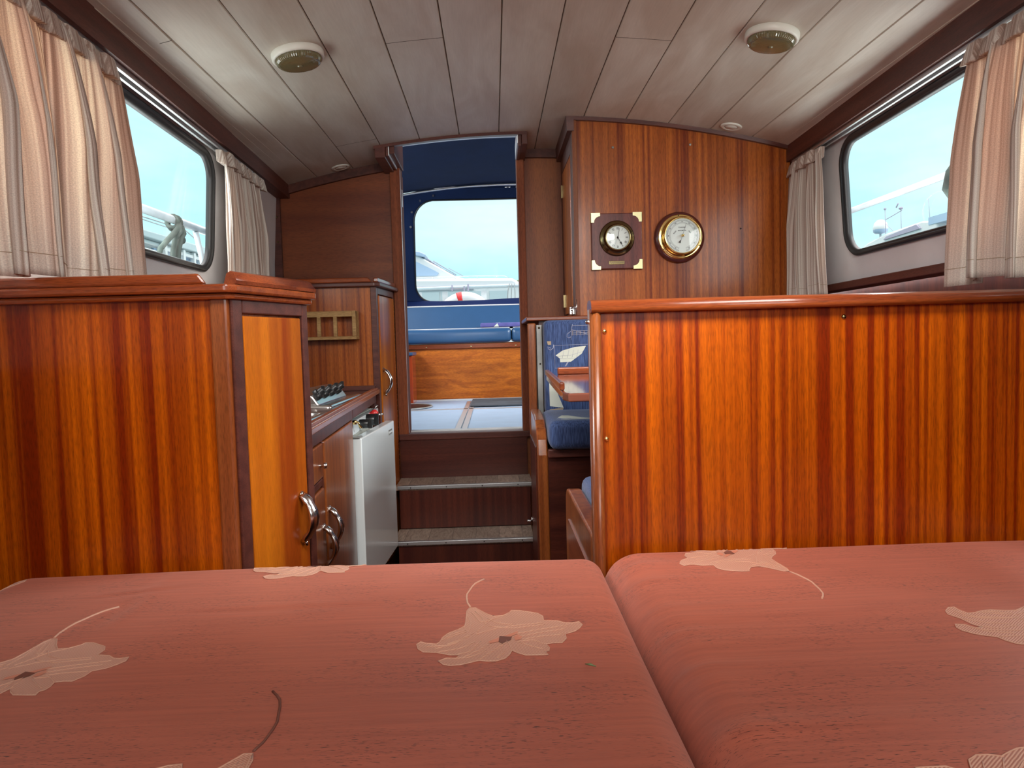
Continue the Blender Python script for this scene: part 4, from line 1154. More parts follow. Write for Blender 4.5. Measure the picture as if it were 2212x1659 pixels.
def pillow_box(b, x0, x1, y0, y1, z0, z1, r, nx=24, ny=12, crown=0.004, mi=0, axis='z'):
    """rounded cushion; crown bulges the face. axis = facing direction of the crowned face"""
    ret = bmesh.ops.create_cube(b.bm, size=1.0)
    vs = ret['verts']
    ed = list({e for v in vs for e in v.link_edges})
    for v in vs: v.co = Vector(((x0 + x1) / 2 + v.co.x * (x1 - x0), (y0 + y1) / 2 + v.co.y * (y1 - y0), (z0 + z1) / 2 + v.co.z * (z1 - z0)))
    fs = list({f for v in vs for f in v.link_faces})
    for f in fs: f.smooth = True; f.material_index = mi
    r_ = bmesh.ops.bevel(b.bm, geom=ed, offset=r, segments=5, profile=0.6, affect='EDGES')
    for f in r_['faces']: f.smooth = True; f.material_index = mi
    return b
def flat_print(b, pts, y, mi, t=0.0006):
    b.prism(pts, 'y', y - t, y + t, mi)
def line_print(b, pts, y, mi, r=0.0007):
    b.tube([(p[0], y, p[1]) for p in pts], r, 5, mi)
b = MB(); pillow_box(b, 0.1745, 1.0, 2.458, 2.572, 0.665, 0.996, 0.022)
Y = 2.4578
flat_print(b, [(0.212, 0.875), (0.236, 0.891), (0.278, 0.902), (0.317, 0.905), (0.302, 0.879), (0.281, 0.864), (0.264, 0.852), (0.227, 0.851), (0.226, 0.864)], Y, 1)
flat_print(b, [(0.251, 0.851), (0.257, 0.852), (0.246, 0.836), (0.243, 0.838)], Y, 3)
line_print(b, [(0.208, 0.909), (0.325, 0.910), (0.325, 0.831), (0.209, 0.831), (0.208, 0.909)], Y, 3)
line_print(b, [(0.226, 0.864), (0.250, 0.862), (0.281, 0.865)], Y - 0.001, 3, 0.0004)
line_print(b, [(0.216, 0.872), (0.262, 0.874), (0.306, 0.886)], Y - 0.001, 3, 0.0004)
for x in (0.235, 0.252, 0.268, 0.284): line_print(b, [(x, 0.866), (x + 0.006, 0.893)], Y - 0.001, 3, 0.0004)
flat_print(b, [(0.187, 0.793), (0.199, 0.787), (0.235, 0.694), (0.188, 0.701)], Y, 1)
flat_print(b, [(0.187, 0.690), (0.235, 0.694), (0.231, 0.684), (0.206, 0.676), (0.188, 0.676)], Y, 2)
for P in ([(0.272, 0.980), (0.268, 0.962), (0.266, 0.926)], [(0.268, 0.962), (0.329, 0.943)], [(0.270, 0.975), (0.330, 0.975)], [(0.266, 0.956), (0.253, 0.947), (0.252, 0.937), (0.259, 0.934), (0.266, 0.937)],
          [(0.266, 0.957), (0.33, 0.957)], [(0.266, 0.950), (0.33, 0.950)], [(0.266, 0.945), (0.33, 0.945)]): line_print(b, P, Y, 3, 0.0009)
for k in range(5): line_print(b, [(0.272 + 0.013 * k, 0.958), (0.272 + 0.013 * k, 0.941)], Y, 2, 0.0008)
flat_print(b, [(0.183, 0.924), (0.197, 0.924), (0.197, 0.912), (0.186, 0.912)], Y, 2)
line_print(b, [(0.186, 0.899), (0.194, 0.893), (0.204, 0.900), (0.206, 0.912)], Y, 3, 0.0012)
line_print(b, [(0.184, 0.905), (0.196, 0.900)], Y, 3, 0.0010)
flat_print(b, [(0.223, 0.803), (0.301, 0.800), (0.315, 0.787), (0.231, 0.793)], Y, 1)
line_print(b, [(0.236, 0.724), (0.262, 0.718), (0.330, 0.720)], Y, 3); line_print(b, [(0.262, 0.745), (0.266, 0.722), (0.244, 0.720)], Y, 3)
flat_print(b, [(0.303, 0.685), (0.317, 0.687), (0.317, 0.672), (0.303, 0.672)], Y, 1)
for k in (1, 2):      # the print repeats along the cushion
    d = 0.27 * k
    flat_print(b, [(x + d, z) for x, z in [(0.212, 0.875), (0.236, 0.891), (0.278, 0.902), (0.317, 0.905), (0.302, 0.879), (0.281, 0.864), (0.264, 0.852), (0.227, 0.851), (0.226, 0.864)]], Y, 1)
    line_print(b, [(x + d, z) for x, z in [(0.208, 0.909), (0.325, 0.910), (0.325, 0.831), (0.209, 0.831), (0.208, 0.909)]], Y, 3)
    flat_print(b, [(x + d, z) for x, z in [(0.187, 0.793), (0.199, 0.787), (0.235, 0.700), (0.188, 0.701)]], Y, 1)
    line_print(b, [(x + d, z) for x, z in [(0.272, 0.980), (0.268, 0.962), (0.266, 0.926)]], Y, 3, 0.0009)
c1 = b.build('back_cushion', [m_denim, m_sail, m_tan, m_line])
tag(c1, 'upright blue dinette back cushion printed with cream sailing boats', 'cushion')
b = MB(); pillow_box(b, 0.157, 1.0, 2.085, 2.455, 0.602, 0.690, 0.030)
b.prism([(0.190, 2.18), (0.207, 2.235), (0.226, 2.23), (0.262, 2.165), (0.300, 2.12), (0.200, 2.16)], 'z', 0.6895, 0.6905, 1)
b.prism([(0.195, 2.130), (0.30, 2.138), (0.29, 2.122), (0.21, 2.12)], 'z', 0.6895, 0.6905, 1)
b.tube([(0.185, 2.15, 0.690), (0.33, 2.15, 0.690)], 0.0008, 5, 2)
c2 = b.build('seat_cushion', [m_denim, m_sail, m_line])
tag(c2, 'blue seat cushion lying on the dinette bench under the back cushion', 'cushion')

tb = thing('dinette_table', 'mahogany dinette table with raised fiddle edge between the benches', 'table', (0.6, 1.9, 0.1))
b = MB()
tp = [(0.150, 1.455), (0.142, 1.50), (0.167, 2.30), (0.200, 2.335), (0.92, 2.335), (0.92, 1.455)]
b.prism(tp, 'z', 0.797, 0.815); b.build('table_top', mat('table_mahogany', (0.22, 0.075, 0.05), 0.10, coat=0.9), tb, bevel=0.004, seg=3)
b = MB(); b.prism([(0.140, 1.55), (0.152, 1.55), (0.176, 2.30), (0.163, 2.30)], 'z', 0.815, 0.833); b.build('fiddle', w_trim_y, tb, bevel=0.004, seg=3)
b = MB(); b.box(0.205, 0.86, 2.318, 2.336, 0.815, 0.838); b.build('fiddle', w_trim_x, tb, bevel=0.004, seg=3)
b = MB(); b.box(0.225, 0.86, 1.455, 1.470, 0.815, 0.829); b.build('fiddle', w_trim_x, tb, bevel=0.004, seg=3)
b = MB(); b.tube([(0.60, 1.85, 0.0), (0.60, 1.85, 0.797)], 0.035, 20); b.lathe([(0.13, 0), (0.12, 0.012), (0.036, 0.02)], (0.60, 1.85, 0), 'z', 28); b.build('pedestal', m_alu, tb)

b2 = thing('near_bench', 'second mahogany bench behind the right partition, only its curved end showing', 'bench', (0.6, 1.45, 0))
b = MB()
P = [(1.225, 0.0), (1.225, 0.583), (1.62, 0.583), (1.655, 0.578), (1.675, 0.560), (1.680, 0.53), (1.68, 0.0)]
b.prism(P, 'x', 0.160, 0.193); b.build('end_board', w_trim_z, b2, bevel=0.005, seg=3)
b = MB(); b.box(0.157, 0.160, 1.24, 1.60, 0.08, 0.52); b.build('side_panel', w_trim_y, b2)
b = MB(); b.box(0.195, 1.01, 1.225, 1.655, 0.0, 0.53); b.build('seat_base', w_darkx, b2)
b = MB(); pillow_box(b, 0.196, 0.99, 1.225, 1.675, 0.532, 0.606, 0.028)
tag(b.build('seat_cushion', [m_denim]), 'blue seat cushion just peeping out behind the edge of the right partition', 'cushion')

# ------------------------------------------------------------------ berth and mattresses
b = MB(); b.box(-0.70, 0.92, YF + 0.03, 1.12, 0.0, 0.46)
tag(b.build('berth_base', w_dark), 'low dark wooden berth carrying the terracotta mattresses', 'bed')

def mattress(x0, x1, y0, y1, ztop, zbot, name, label, wr=0.0, rx0=0.05, rx1=0.05, seed=0, flowers=(), creases=()):
    """rounded mattress, top height function + wrinkles"""
    rm = random.Random(seed)
    waves = [(rm.uniform(y0, y1), rm.uniform(0.006, 0.018), rm.uniform(0.4, 1.0), rm.uniform(0.05, 0.22)) for _ in range(26)]
    ry = 0.035
    def top(x, y):
        dx0, dx1, dy = x - x0, x1 - x, y1 - y
        z = ztop
        for d, r in ((dx0, rx0), (dx1, rx1), (dy, ry)):
            if d < r:
                q = 1 - max(d, 0) / r
                z -= r * (1 - sqrt(max(0, 1 - q * q))) * (0.85 if r == ry else 0.95)
        z += 0.0035 * sin(pi * min(max(dx0 / (x1 - x0), 0), 1))
        z += 0.0022 * (mnoise.noise(Vector((x * 3.2, y * 4.1, seed))) )
        for (ax_, ay_, bx_, by_, dep, wid) in creases:
            ux, uy = bx_ - ax_, by_ - ay_; ll = ux * ux + uy * uy
            tt = ((x - ax_) * ux + (y - ay_) * uy) / ll
            if -0.1 < tt < 1.1:
                dd_ = ((x - ax_) * uy - (y - ay_) * ux) / sqrt(ll)
                z += dep * max(0, sin(pi * min(max(tt, 0), 1))) * (-math.exp(-(dd_ / wid) ** 2) + 0.6 * math.exp(-((dd_ + 2.2 * wid) / (2 * wid)) ** 2))
        if wr:
            for (yc, w, a, l) in waves:
                fall = math.exp(-max(dx0 - 0.02, 0) / l)
                z += wr * a * math.exp(-((y - yc - 0.02 * (dx0)) / w) ** 2) * fall * min(1, dx0 / 0.02)
        return z
    b = MB()
    xs = []
    n1, n2 = 26, 70
    for k in range(n1): xs.append(x0 + rx0 * (1 - cos(pi / 2 * k / n1)))
    for k in range(n2): xs.append(x0 + rx0 + (x1 - x0 - rx0 - rx1) * k / n2)
    for k in range(n1 + 1): xs.append(x1 - rx1 + rx1 * sin(pi / 2 * k / n1))
    ys = [y0 + (y1 - ry - y0) * k / 190 for k in range(190)] + [y1 - ry + ry * sin(pi / 2 * k / 12) for k in range(13)]
    V = [[b.bm.verts.new((x, y, top(x, y))) for y in ys] for x in xs]
    for i in range(len(xs) - 1):
        for j in range(len(ys) - 1):
            b._f([V[i][j], V[i + 1][j], V[i + 1][j + 1], V[i][j + 1]], 0, True)
    # skirts and underside
    edge = [V[i][-1] for i in range(len(xs))] + [V[-1][j] for j in range(len(ys) - 2, -1, -1)] + [V[i][0] for i in range(len(xs) - 2, -1, -1)] + [V[0][j] for j in range(1, len(ys) - 1)]
    lo = [b.bm.verts.new((v.co.x, v.co.y, zbot)) for v in edge]
    for i in range(len(edge)):
        j = (i + 1) % len(edge)
        b._f([edge[i], edge[j], lo[j], lo[i]], 0, True)
    b._f(lo[::-1], 0)
    # embroidered lilies, raised thread on the cloth
    OUT = [(4, -8), (12, -8), (25, -27), (35, -38), (48, -37), (57, -26), (59, -20), (70, -21), (85, -28), (93, -32), (99, -42), (99, -56), (107, -57), (116, -58), (126, -65), (134, -66), (143, -62), (146, -72), (141, -83), (134, -92), (122, -99), (122, -112), (116, -124), (106, -124), (97, -127), (100, -137), (99, -145), (95, -148), (97, -156), (84, -156), (72, -156), (63, -149), (57, -142), (54, -153), (49, -163), (39, -169), (29, -169), (20, -166), (11, -171), (0, -176), (-12, -177), (-19, -174), (-25, -165), (-17, -158), (-6, -159), (-2, -151), (-13, -150), (-29, -142), (-44, -140), (-51, -131), (-54, -118), (-50, -111), (-42, -116), (-31, -119), (-27, -112), (-25, -100), (-19, -88), (-8, -78), (1, -66), (1, -41), (1, -18)]
    VE = [[(2, -30), (8, -60), (6, -85)], [(12, -20), (22, -45), (26, -62)], [(30, -70), (60, -78), (100, -68)], [(62, -95), (90, -84), (128, -72)], [(70, -112), (92, -104), (118, -100)], [(66, -120), (80, -132), (92, -140)], [(48, -126), (48, -145), (40, -160)], [(30, -125), (18, -140), (0, -160)], [(-20, -104), (-6, -92), (3, -86)], [(-44, -125), (-20, -124), (-4, -112)], [(4, -11), (1, -53), (0, -72)], [(-26, -109), (-14, -91), (2, -81)], [(-32, -132), (-12, -122), (3, -104), (9, -93)], [(-27, -141), (-3, -133), (14, -116)], [(16, -85), (32, -50), (48, -39)],
          [(15, -94), (37, -78), (61, -70), (97, -63)], [(52, -117), (37, -139), (21, -163)], [(-6, -150), (9, -142), (21, -114)], [(57, -142), (54, -125), (51, -114)], [(64, -118), (82, -114), (97, -127)], [(66, -104), (95, -92), (124, -83)], [(7, -22), (19, -55), (28, -53)],
          [(-18, -120), (0, -104), (12, -90)], [(28, -45), (40, -60), (60, -66)], [(-10, -160), (8, -158), (28, -140)]]
    PINK = [[(30, -117), (37, -110), (46, -104), (65, -88), (66, -94), (54, -106), (44, -116), (32, -122)], [(60, -106), (65, -98), (70, -103), (68, -112), (62, -115)]]
    BR = [[(43, -102), (58, -105), (56, -114), (46, -123), (42, -117)]]
    STEM = [(22, 106), (15, 97), (9, 87), (5, 74), (2, 59), (-1, 45), (-1, 32), (0, 20), (1, 10), (5, -4)]
    for (fx_, fy_, ang, sc, dark) in flowers:
        ca, sa = cos(ang), sin(ang)
        mir = -1 if dark else 1
        def T(p, h=0.0):
            p = (p[0] * mir, p[1])
            x = fx_ + (p[0] * ca - p[1] * sa) * sc * 0.001; y = fy_ + (p[0] * sa + p[1] * ca) * sc * 0.001
            return (x, y, top(x, y) + h)
        def inside(p): return x0 + 0.012 < p[0] < x1 - 0.012 and p[1] < y1 - 0.001
        for polys, h, mi in (([OUT], 0.0006, 1), (PINK, 0.0012, 3), (BR, 0.0014, 4)):
            for P in polys:
                tmp = bmesh.new()
                vs = [tmp.verts.new((p[0], p[1], 0)) for p in P]
                f = tmp.faces.new(vs)
                tri = bmesh.ops.triangulate(tmp, faces=[f])
                for _ in range(3 if P is OUT else 1):
                    bmesh.ops.subdivide_edges(tmp, edges=[e for e in tmp.edges if e.calc_length() > 12], cuts=1)
                    bmesh.ops.triangulate(tmp, faces=[f for f in tmp.faces if len(f.verts) > 3])
                mp = {}
                for f in tmp.faces:
                    q = [T((v.co.x, v.co.y), h) for v in f.verts]
                    if not all(inside(p) for p in q): continue
                    vv = []
                    for v, p in zip(f.verts, q):
                        if v.index == -1 or v not in mp: mp[v] = b.bm.verts.new(p)
                        vv.append(mp[v])
                    b._f(vv, mi, True)
                tmp.free()
        def seg_line(P, r, mi, h):
            Q = []
            for a_, c_ in zip(P, P[1:]):
                k = max(1, int(math.hypot(c_[0] - a_[0], c_[1] - a_[1]) / 6))
                for i in range(k): Q.append((a_[0] + (c_[0] - a_[0]) * i / k, a_[1] + (c_[1] - a_[1]) * i / k))
            Q.append(P[-1])
            run = []
            for p in Q:
                q = T(p, h)
                if inside(q): run.append(q)
                else:
                    if len(run) > 1: b.tube(run, r, 5, mi)
                    run = []
            if len(run) > 1: b.tube(run, r, 5, mi)
        seg_line(OUT + [OUT[0]], 0.0007, 2, 0.0007)
        for v in VE: seg_line(v, 0.0006, 2, 0.0009)
        seg_line(STEM, 0.0014, 4 if dark else 2, 0.0004)
    o = b.build(name, [m_satin, m_thread, m_thread2, m_thread3, m_thread4])
    return tag(o, label, 'mattress', 'terracotta mattresses on the berth')
mattress(-0.790, 0.165, -0.30, 1.165, 0.5695, 0.462, 'mattress', 'left terracotta satin mattress with embroidered lilies, in front of the cabinet', 0.0, 0.05, 0.035, 3,
         [(-0.046, 0.941, 0.0, 1.0, False), (-0.557, 0.886, -0.10, 0.95, False), (-0.338, 1.256, 0.0, 1.0, False), (-0.213, 0.612, 0.0, 1.0, True), (-0.886, 1.190, 0.0, 1.0, False)],
         [(-0.530, 1.14, -0.505, 0.84, 0.0035, 0.0045), (-0.55, 0.80, -0.60, 0.66, 0.002, 0.004), (-0.45, 0.95, -0.15, 0.955, 0.0012, 0.006), (-0.60, 1.02, -0.46, 1.06, 0.0015, 0.005)])
mattress(0.167, 0.93, -0.30, 1.165, 0.5735, 0.462, 'mattress', 'right terracotta satin mattress with creased left edge, in front of the partition', 0.0038, 0.060, 0.05, 5,
         [(0.428, 1.017, pi + 0.12, 1.0, False), (0.683, 0.878, -1.0, 1.0, False), (0.420, 0.385, pi, 1.0, False)])

# ------------------------------------------------------------------ curtains and their rails
for side, nm in ((-1, 'left'), (1, 'right')):
    b = MB()
    yr = 2.55 if side > 0 else 2.66
    for off, z0, z1 in ((0.012, 1.526, 1.537), (0.028, 1.522, 1.537)):
        b.hexa([(ex(side, 0.3, off), 0.3, z0), (ex(side, yr, off), yr, z0), (ex(side, yr, off + 0.007), yr, z0), (ex(side, 0.3, off + 0.007), 0.3, z0)],
               [(ex(side, 0.3, off), 0.3, z1), (ex(side, yr, off), yr, z1), (ex(side, yr, off + 0.007), yr, z1), (ex(side, 0.3, off + 0.007), 0.3, z1)])
    tag(b.build('curtain_rail', m_alu), 'thin aluminium curtain rail under the %s roof beam' % nm, 'curtain rail', None)

def curtain(side, y0, y1, zt, zb, n, amp, seed, label, group, d_top=0.0, d_bot=0.0, flare=0.0, order=1, depth=0.0):
    """pleated cloth hung along the wall between y0 and y1"""
    rc = random.Random(seed)
    fa = [rc.uniform(0.55, 1.25) for _ in range(n + 2)]
    fp = [rc.uniform(-1.1, 1.1) for _ in range(n + 2)]
    drift = [rc.uniform(-0.5, 0.5) for _ in range(n + 2)]
    L = (y1 - y0)
    def lerp(a, s):
        i = min(int(s * n), n); f = s * n - i; f = f * f * (3 - 2 * f)
        return a[i] * (1 - f) + a[min(i + 1, n + 1)] * f
    def pt(s, v):            # v 0 top .. 1 bottom
        ph = 2 * pi * n * s + lerp(fp, s) + lerp(drift, s) * v * 1.8
        env = 0.30 + 0.70 * min(1, v * 2.2) ** 0.7
        a = amp * lerp(fa, s) * env
        w = sin(ph)
        y = y0 + L * s + (L / n) * 0.30 * env * sin(2 * ph) * 0.6
        y += 0.006 * env * sin(ph * 0.5 + 1.3 * seed)
        y += flare * v * (1 - s if order > 0 else s) * (-1 if order > 0 else 1)
        fold = 0.004 * mnoise.noise(Vector((s * n * 2.1 + seed, v * 3.0, 0.3)))
        inward = 0.004 + a * (0.9 + w) + d_top * (1 - v) + d_bot * v + fold + depth
        z = zt + (zb - zt) * v
        z += 0.006 * sin(ph * 0.5 + seed) * v
        return (ex(side, y, 0.014 - inward), y, z)
    root = thing('curtain', label, 'curtain', (ex(side, (y0 + y1) / 2, 0), (y0 + y1) / 2, zt), group)
    b = MB()
    b.grid(lambda s, v: pt(s, v), n * 22, 34, uvfn=lambda s, v: (s * n * 0.13, (1 - v) * (zt - zb)))
    b.build('cloth', m_curtain, root, recalc=False, solid=0.0012)
    b = MB()    # gathered heading: slanting pencil pleats
    np_ = max(5, int(L / 0.032))
    for k in range(np_):
        s = (k + 0.5) / np_
        y = y0 + L * s; w = L / np_ * 0.52
        dx = rc.uniform(-0.003, 0.003)
        xi = ex(side, y, -0.004 - depth - d_top - (0.010 if k % 2 else 0.0) + dx); xo = ex(side, y, 0.020)
        if depth + d_top > 0.02: xo = ex(side, y, 0.012 - depth - d_top + 0.008)
        t = rc.uniform(0.012, 0.030)
        q0 = [(xo, y - w, zt - 0.030), (xi, y - w + t, zt - 0.036), (xi, y + w + t, zt - 0.036), (xo, y + w, zt - 0.030)]
        q1 = [(xo, y - w - 0.006, zt + 0.005), (xi + side * 0.004, y - w - t * 0.2, zt + 0.004), (xi + side * 0.004, y + w - t * 0.2, zt + 0.004), (xo, y + w - 0.004, zt + 0.005)]
        b.hexa(q0, q1)
    uvl = b.bm.loops.layers.uv.new('cloth')
    for f in b.bm.faces:
        for lp in f.loops: lp[uvl].uv = (lp.vert.co.y * 2.2 + lp.vert.co.z * 0.4, lp.vert.co.z)
    b.build('pleated_heading', m_curtain, root, bevel=0.003)
    for k in range(max(3, int(L / 0.11))):
        y = y0 + L * (k + 0.5) / max(3, int(L / 0.11))
        b = MB(); b.tube([(ex(side, y, 0.0155), y, zt + 0.0075), (ex(side, y, 0.014), y, zt - 0.004)], 0.002, 6)
        b.build('glider', m_white, root)
    # stitched hem
    b = MB()
    path = [pt(k / (n * 16), 0.925) for k in range(n * 16 + 1)]
    path = [(p[0] - side * 0.0012, p[1], p[2]) for p in path]
    b.tube(path, 0.0005, 5)
    b.build('hem_stitching', m_tan, root)
    return root
curtain(-1, 0.80, 1.545, 1.515, 1.045, 6, 0.028, 11, 'striped cream curtain drawn back at the near end of the left window', 'curtains at the near ends', flare=0.0, order=-1, d_bot=0.012)
curtain(-1, 2.19, 2.585, 1.515, 1.055, 6, 0.017, 5, 'narrow striped curtain between the left window and the aft bulkhead', 'curtains at the aft ends', flare=0.06, order=1, d_bot=0.008)
curtain(1, 0.80, 1.520, 1.515, 1.022, 6, 0.029, 23, 'striped cream curtain drawn back at the near end of the right window', 'curtains at the near ends', flare=0.008, order=-1, d_bot=0.012)
curtain(1, 2.30, 2.545, 1.515, 1.045, 4, 0.020, 31, 'narrow striped curtain between the right window and the tall locker', 'curtains at the aft ends', flare=0.07, order=1, d_bot=0.008)

# ------------------------------------------------------------------ ceiling lamps and speakers
def lamp(x, y):
    tilt = math.atan(2 * 0.138 * (x - C0))
    root = thing('ceiling_light', '', 'ceiling light', (x, y, cz(x)), 'ceiling lights', (0, tilt, 0))
    b = MB(); b.lathe([(0.0585, 0.004), (0.0645, 0.002), (0.0655, -0.004), (0.0645, -0.014), (0.061, -0.017), (0.056, -0.0165), (0.055, -0.012), (0.055, 0.0)], (0, 0, 0), 'z', 56)
    b.build('ring', m_whitep, root, local=True)
    b = MB(); b.lathe([(0.0555, -0.013), (0.0545, -0.022), (0.051, -0.027), (0.046, -0.0285)], (0, 0, 0), 'z', 120, 0, False, 0.03)
    b.lathe([(0.046, -0.0285), (0.035, -0.0300), (0.020, -0.0312), (0.006, -0.032), (0.004, -0.0345), (0.0001, -0.035)], (0, 0, 0), 'z', 120, 0, False, 0.012)
    b.build('lens', m_lens, root, local=True)
    b = MB(); b.lathe([(0.0001, -0.004), (0.054, -0.004)], (0, 0, 0), 'z', 32)
    b.build('reflector', m_alu, root, local=True)
    return root
l1 = lamp(-0.472, 1.862); l1['label'] = 'left round ceiling lamp with ribbed amber lens and cream ring'
l2 = lamp(0.712, 1.805); l2['label'] = 'right round ceiling lamp with ribbed amber lens and cream ring'
def vent(x, y, lab):
    tilt = math.atan(2 * 0.138 * (x - C0))
    root = thing('ceiling_vent', lab, 'vent', (x, y, cz(x)), 'small ceiling vents', (0, tilt, 0))
    b = MB(); b.lathe([(0.036, 0.003), (0.0365, -0.002), (0.034, -0.0045), (0.026, -0.005), (0.0235, -0.0035), (0.0225, 0.003)], (0, 0, 0), 'z', 40)
    b.build('rim', m_whitep, root, local=True)
    b = MB(); b.lathe([(0.0001, -0.0055), (0.019, -0.005), (0.0205, -0.003), (0.0205, 0.003)], (0, 0, 0), 'z', 36)
    b.build('centre_disc', m_whitep, root, local=True)
vent(-0.590, 2.925, 'small round vent in the ceiling by the doorway on the left')
vent(0.838, 2.490, 'small round vent in the ceiling above the tall locker')

# ------------------------------------------------------------------ cockpit aft
b = MB(); b.box(-0.95, 1.25, 3.035, 4.87, 0.50, 0.545)
struct(b.build('floor_cockpit', m_deck))
b = MB()
b.box(-0.95, 1.25, 4.155, 4.185, 0.545, 0.549); b.box(-0.95, 1.25, 4.145, 4.150, 0.545, 0.5475)
b.box(-0.182, -0.158, 3.04, 4.72, 0.545, 0.549); b.box(-0.152, -0.128, 3.04, 4.72, 0.545, 0.549)
b.box(-0.95, 1.25, 4.835, 4.85, 0.545, 0.555)
struct(b.build('trim_6', m_alu))
b = MB(); b.box(-0.150, 1.0, 4.27, 4.80, 0.549, 0.556)
tag(b.build('doormat', m_mat, bevel=0.002), 'charcoal grey doormat on the cockpit floor', 'mat')
rg = thing('round_mat', 'round dark mat on the cockpit floor by the left locker', 'mat', (-0.60, 4.385, 0.545))
b = MB(); b.lathe([(0.0001, 0.008), (0.200, 0.007), (0.210, 0.003), (0.211, 0.0)], (-0.60, 4.385, 0.546), 'z', 40); b.build('disc', m_black, rg)
b = MB(); b.tube([(-0.60 + 0.213 * cos(2 * pi * k / 40), 4.385 + 0.216 * sin(2 * pi * k / 40), 0.551) for k in range(40)], 0.005, 6, closed=True); b.build('rim', m_alud, rg)
b = MB()
for q in range(3): b.tube([(-0.60 + (0.03 + 0.018 * q) * cos(2 * pi * k / 24) , 4.33 + (0.03 + 0.018 * q) * sin(2 * pi * k / 24), 0.562 + 0.004 * (2 - q)) for k in range(24)], 0.008, 8, closed=True)
tag(b.build('rope_coil', m_orange), 'little coil of tan rope lying on the round mat', 'rope')
lc = thing('side_locker', 'tall red-brown varnished locker at the left of the cockpit', 'locker', (-0.7, 4.6, 0.545))
b = MB(); b.box(-0.95, -0.525, 4.62, 4.83, 0.546, 0.860); b.build('body', mat('red_varnish', (0.42, 0.055, 0.015), 0.2, coat=0.5), lc, bevel=0.004)
b = MB(); b.box(-0.95, -0.518, 4.60, 4.83, 0.860, 0.880); b.build('lid', m_vinyl, lc, bevel=0.004)
cb = thing('cockpit_bench', 'varnished teak locker bench across the back of the cockpit', 'bench', (0.1, 5.0, 0.545))
b = MB(); b.box(-0.95, 1.25, 4.855, 5.25, 0.50, 0.895); b.build('front_panel', w_teak, cb)
b = MB(); b.box(-0.95, 1.25, 4.835, 5.25, 0.895, 0.930)
for k in range(6): b.lathe([(0.0001, -0.002), (0.005, 0)], (-0.45 + 0.3 * k, 4.835, 0.907), 'y', 8, 1)
b.build('front_rail', [w_trim_x, m_brassd], cb, bevel=0.006, seg=3)
b = MB(); b.box(-0.95, 1.25, 4.84, 4.853, 0.545, 0.556); b.build('kick_strip', m_alu, cb)
for x0, x1, lab in ((-0.93, 0.1215, 'long navy vinyl seat cushion on the cockpit bench'), (0.1245, 1.22, 'shorter navy vinyl seat cushion at the right of the cockpit bench, beyond the seam')):
    t_ = thing('vinyl_seat_cushion', lab, 'cushion', ((x0 + x1) / 2, 5.0, 0.93), 'cockpit seat cushions')
    b = MB(); pillow_box(b, x0, x1, 4.80, 5.24, 0.931, 1.028, 0.035); b.build('cover', m_vinyl, t_)
    b = MB(); b.tube([(x0 + 0.01, 4.835, 1.0275), (x1 - 0.01, 4.835, 1.0275)], 0.0035, 8); b.build('piping', m_piping, t_)
bk = thing('cockpit_back_cushion', 'navy vinyl backrest panel behind the cockpit seat', 'backrest', (0.1, 5.24, 1.03))
b = MB(); b.hexa([(-0.93, 5.20, 1.03), (1.22, 5.20, 1.03), (1.22, 5.245, 1.03), (-0.93, 5.245, 1.03)], [(-0.93, 5.235, 1.200), (1.22, 5.235, 1.200), (1.22, 5.27, 1.200), (-0.93, 5.27, 1.200)])
b.build('cover', m_vinyl, bk, bevel=0.006, seg=3)
b = MB(); b.tube([(-0.93, 5.236, 1.202), (1.22, 5.236, 1.202)], 0.005, 8); b.build('piping', m_piping, bk)
b = MB(); pillow_box(b, -0.085, 0.50, 4.83, 5.17, 1.032, 1.062, 0.012)
b.prism([(0.02, 5.0), (0.06, 5.02), (0.05, 4.85), (0.02, 4.86)], 'z', 1.0615, 1.0630, 1)
b.prism([(0.005, 1.036), (0.03, 1.058), (0.04, 1.036)], 'y', 4.8285, 4.8305, 1)
tag(b.build('patterned_pad', [mat('violet_blue_cloth', (0.085, 0.075, 0.24), 0.8, bump=0.4, bscale=200, var=0.5), m_sail]), 'thin violet-blue pad with white motifs on the cockpit seat', 'cushion')

# canvas enclosure
tn_ = thing('canvas_enclosure', 'navy canvas cockpit cover with a clear window and thin metal bows', 'canopy', (0.13, 4.3, 1.2))
TX = 0.14
def roof(x, y):
    c = 2.035 - 0.085 * ((x - TX) / 0.9) ** 2
    if y < 3.9: c -= 0.13 * ((3.9 - y) / 1.3) ** 1.3
    sag = -0.012 * sin(pi * (y - 3.9) / 1.15) if 3.9 < y < 5.05 else 0
    return c + sag
b = MB()
b.grid(lambda u, v: (-0.98 + 2.24 * u, 2.62 + 2.43 * v, roof(-0.98 + 2.24 * u, 2.62 + 2.43 * v)), 24, 30)
b.build('roof_canvas', m_canvas, tn_, recalc=False, solid=0.002)
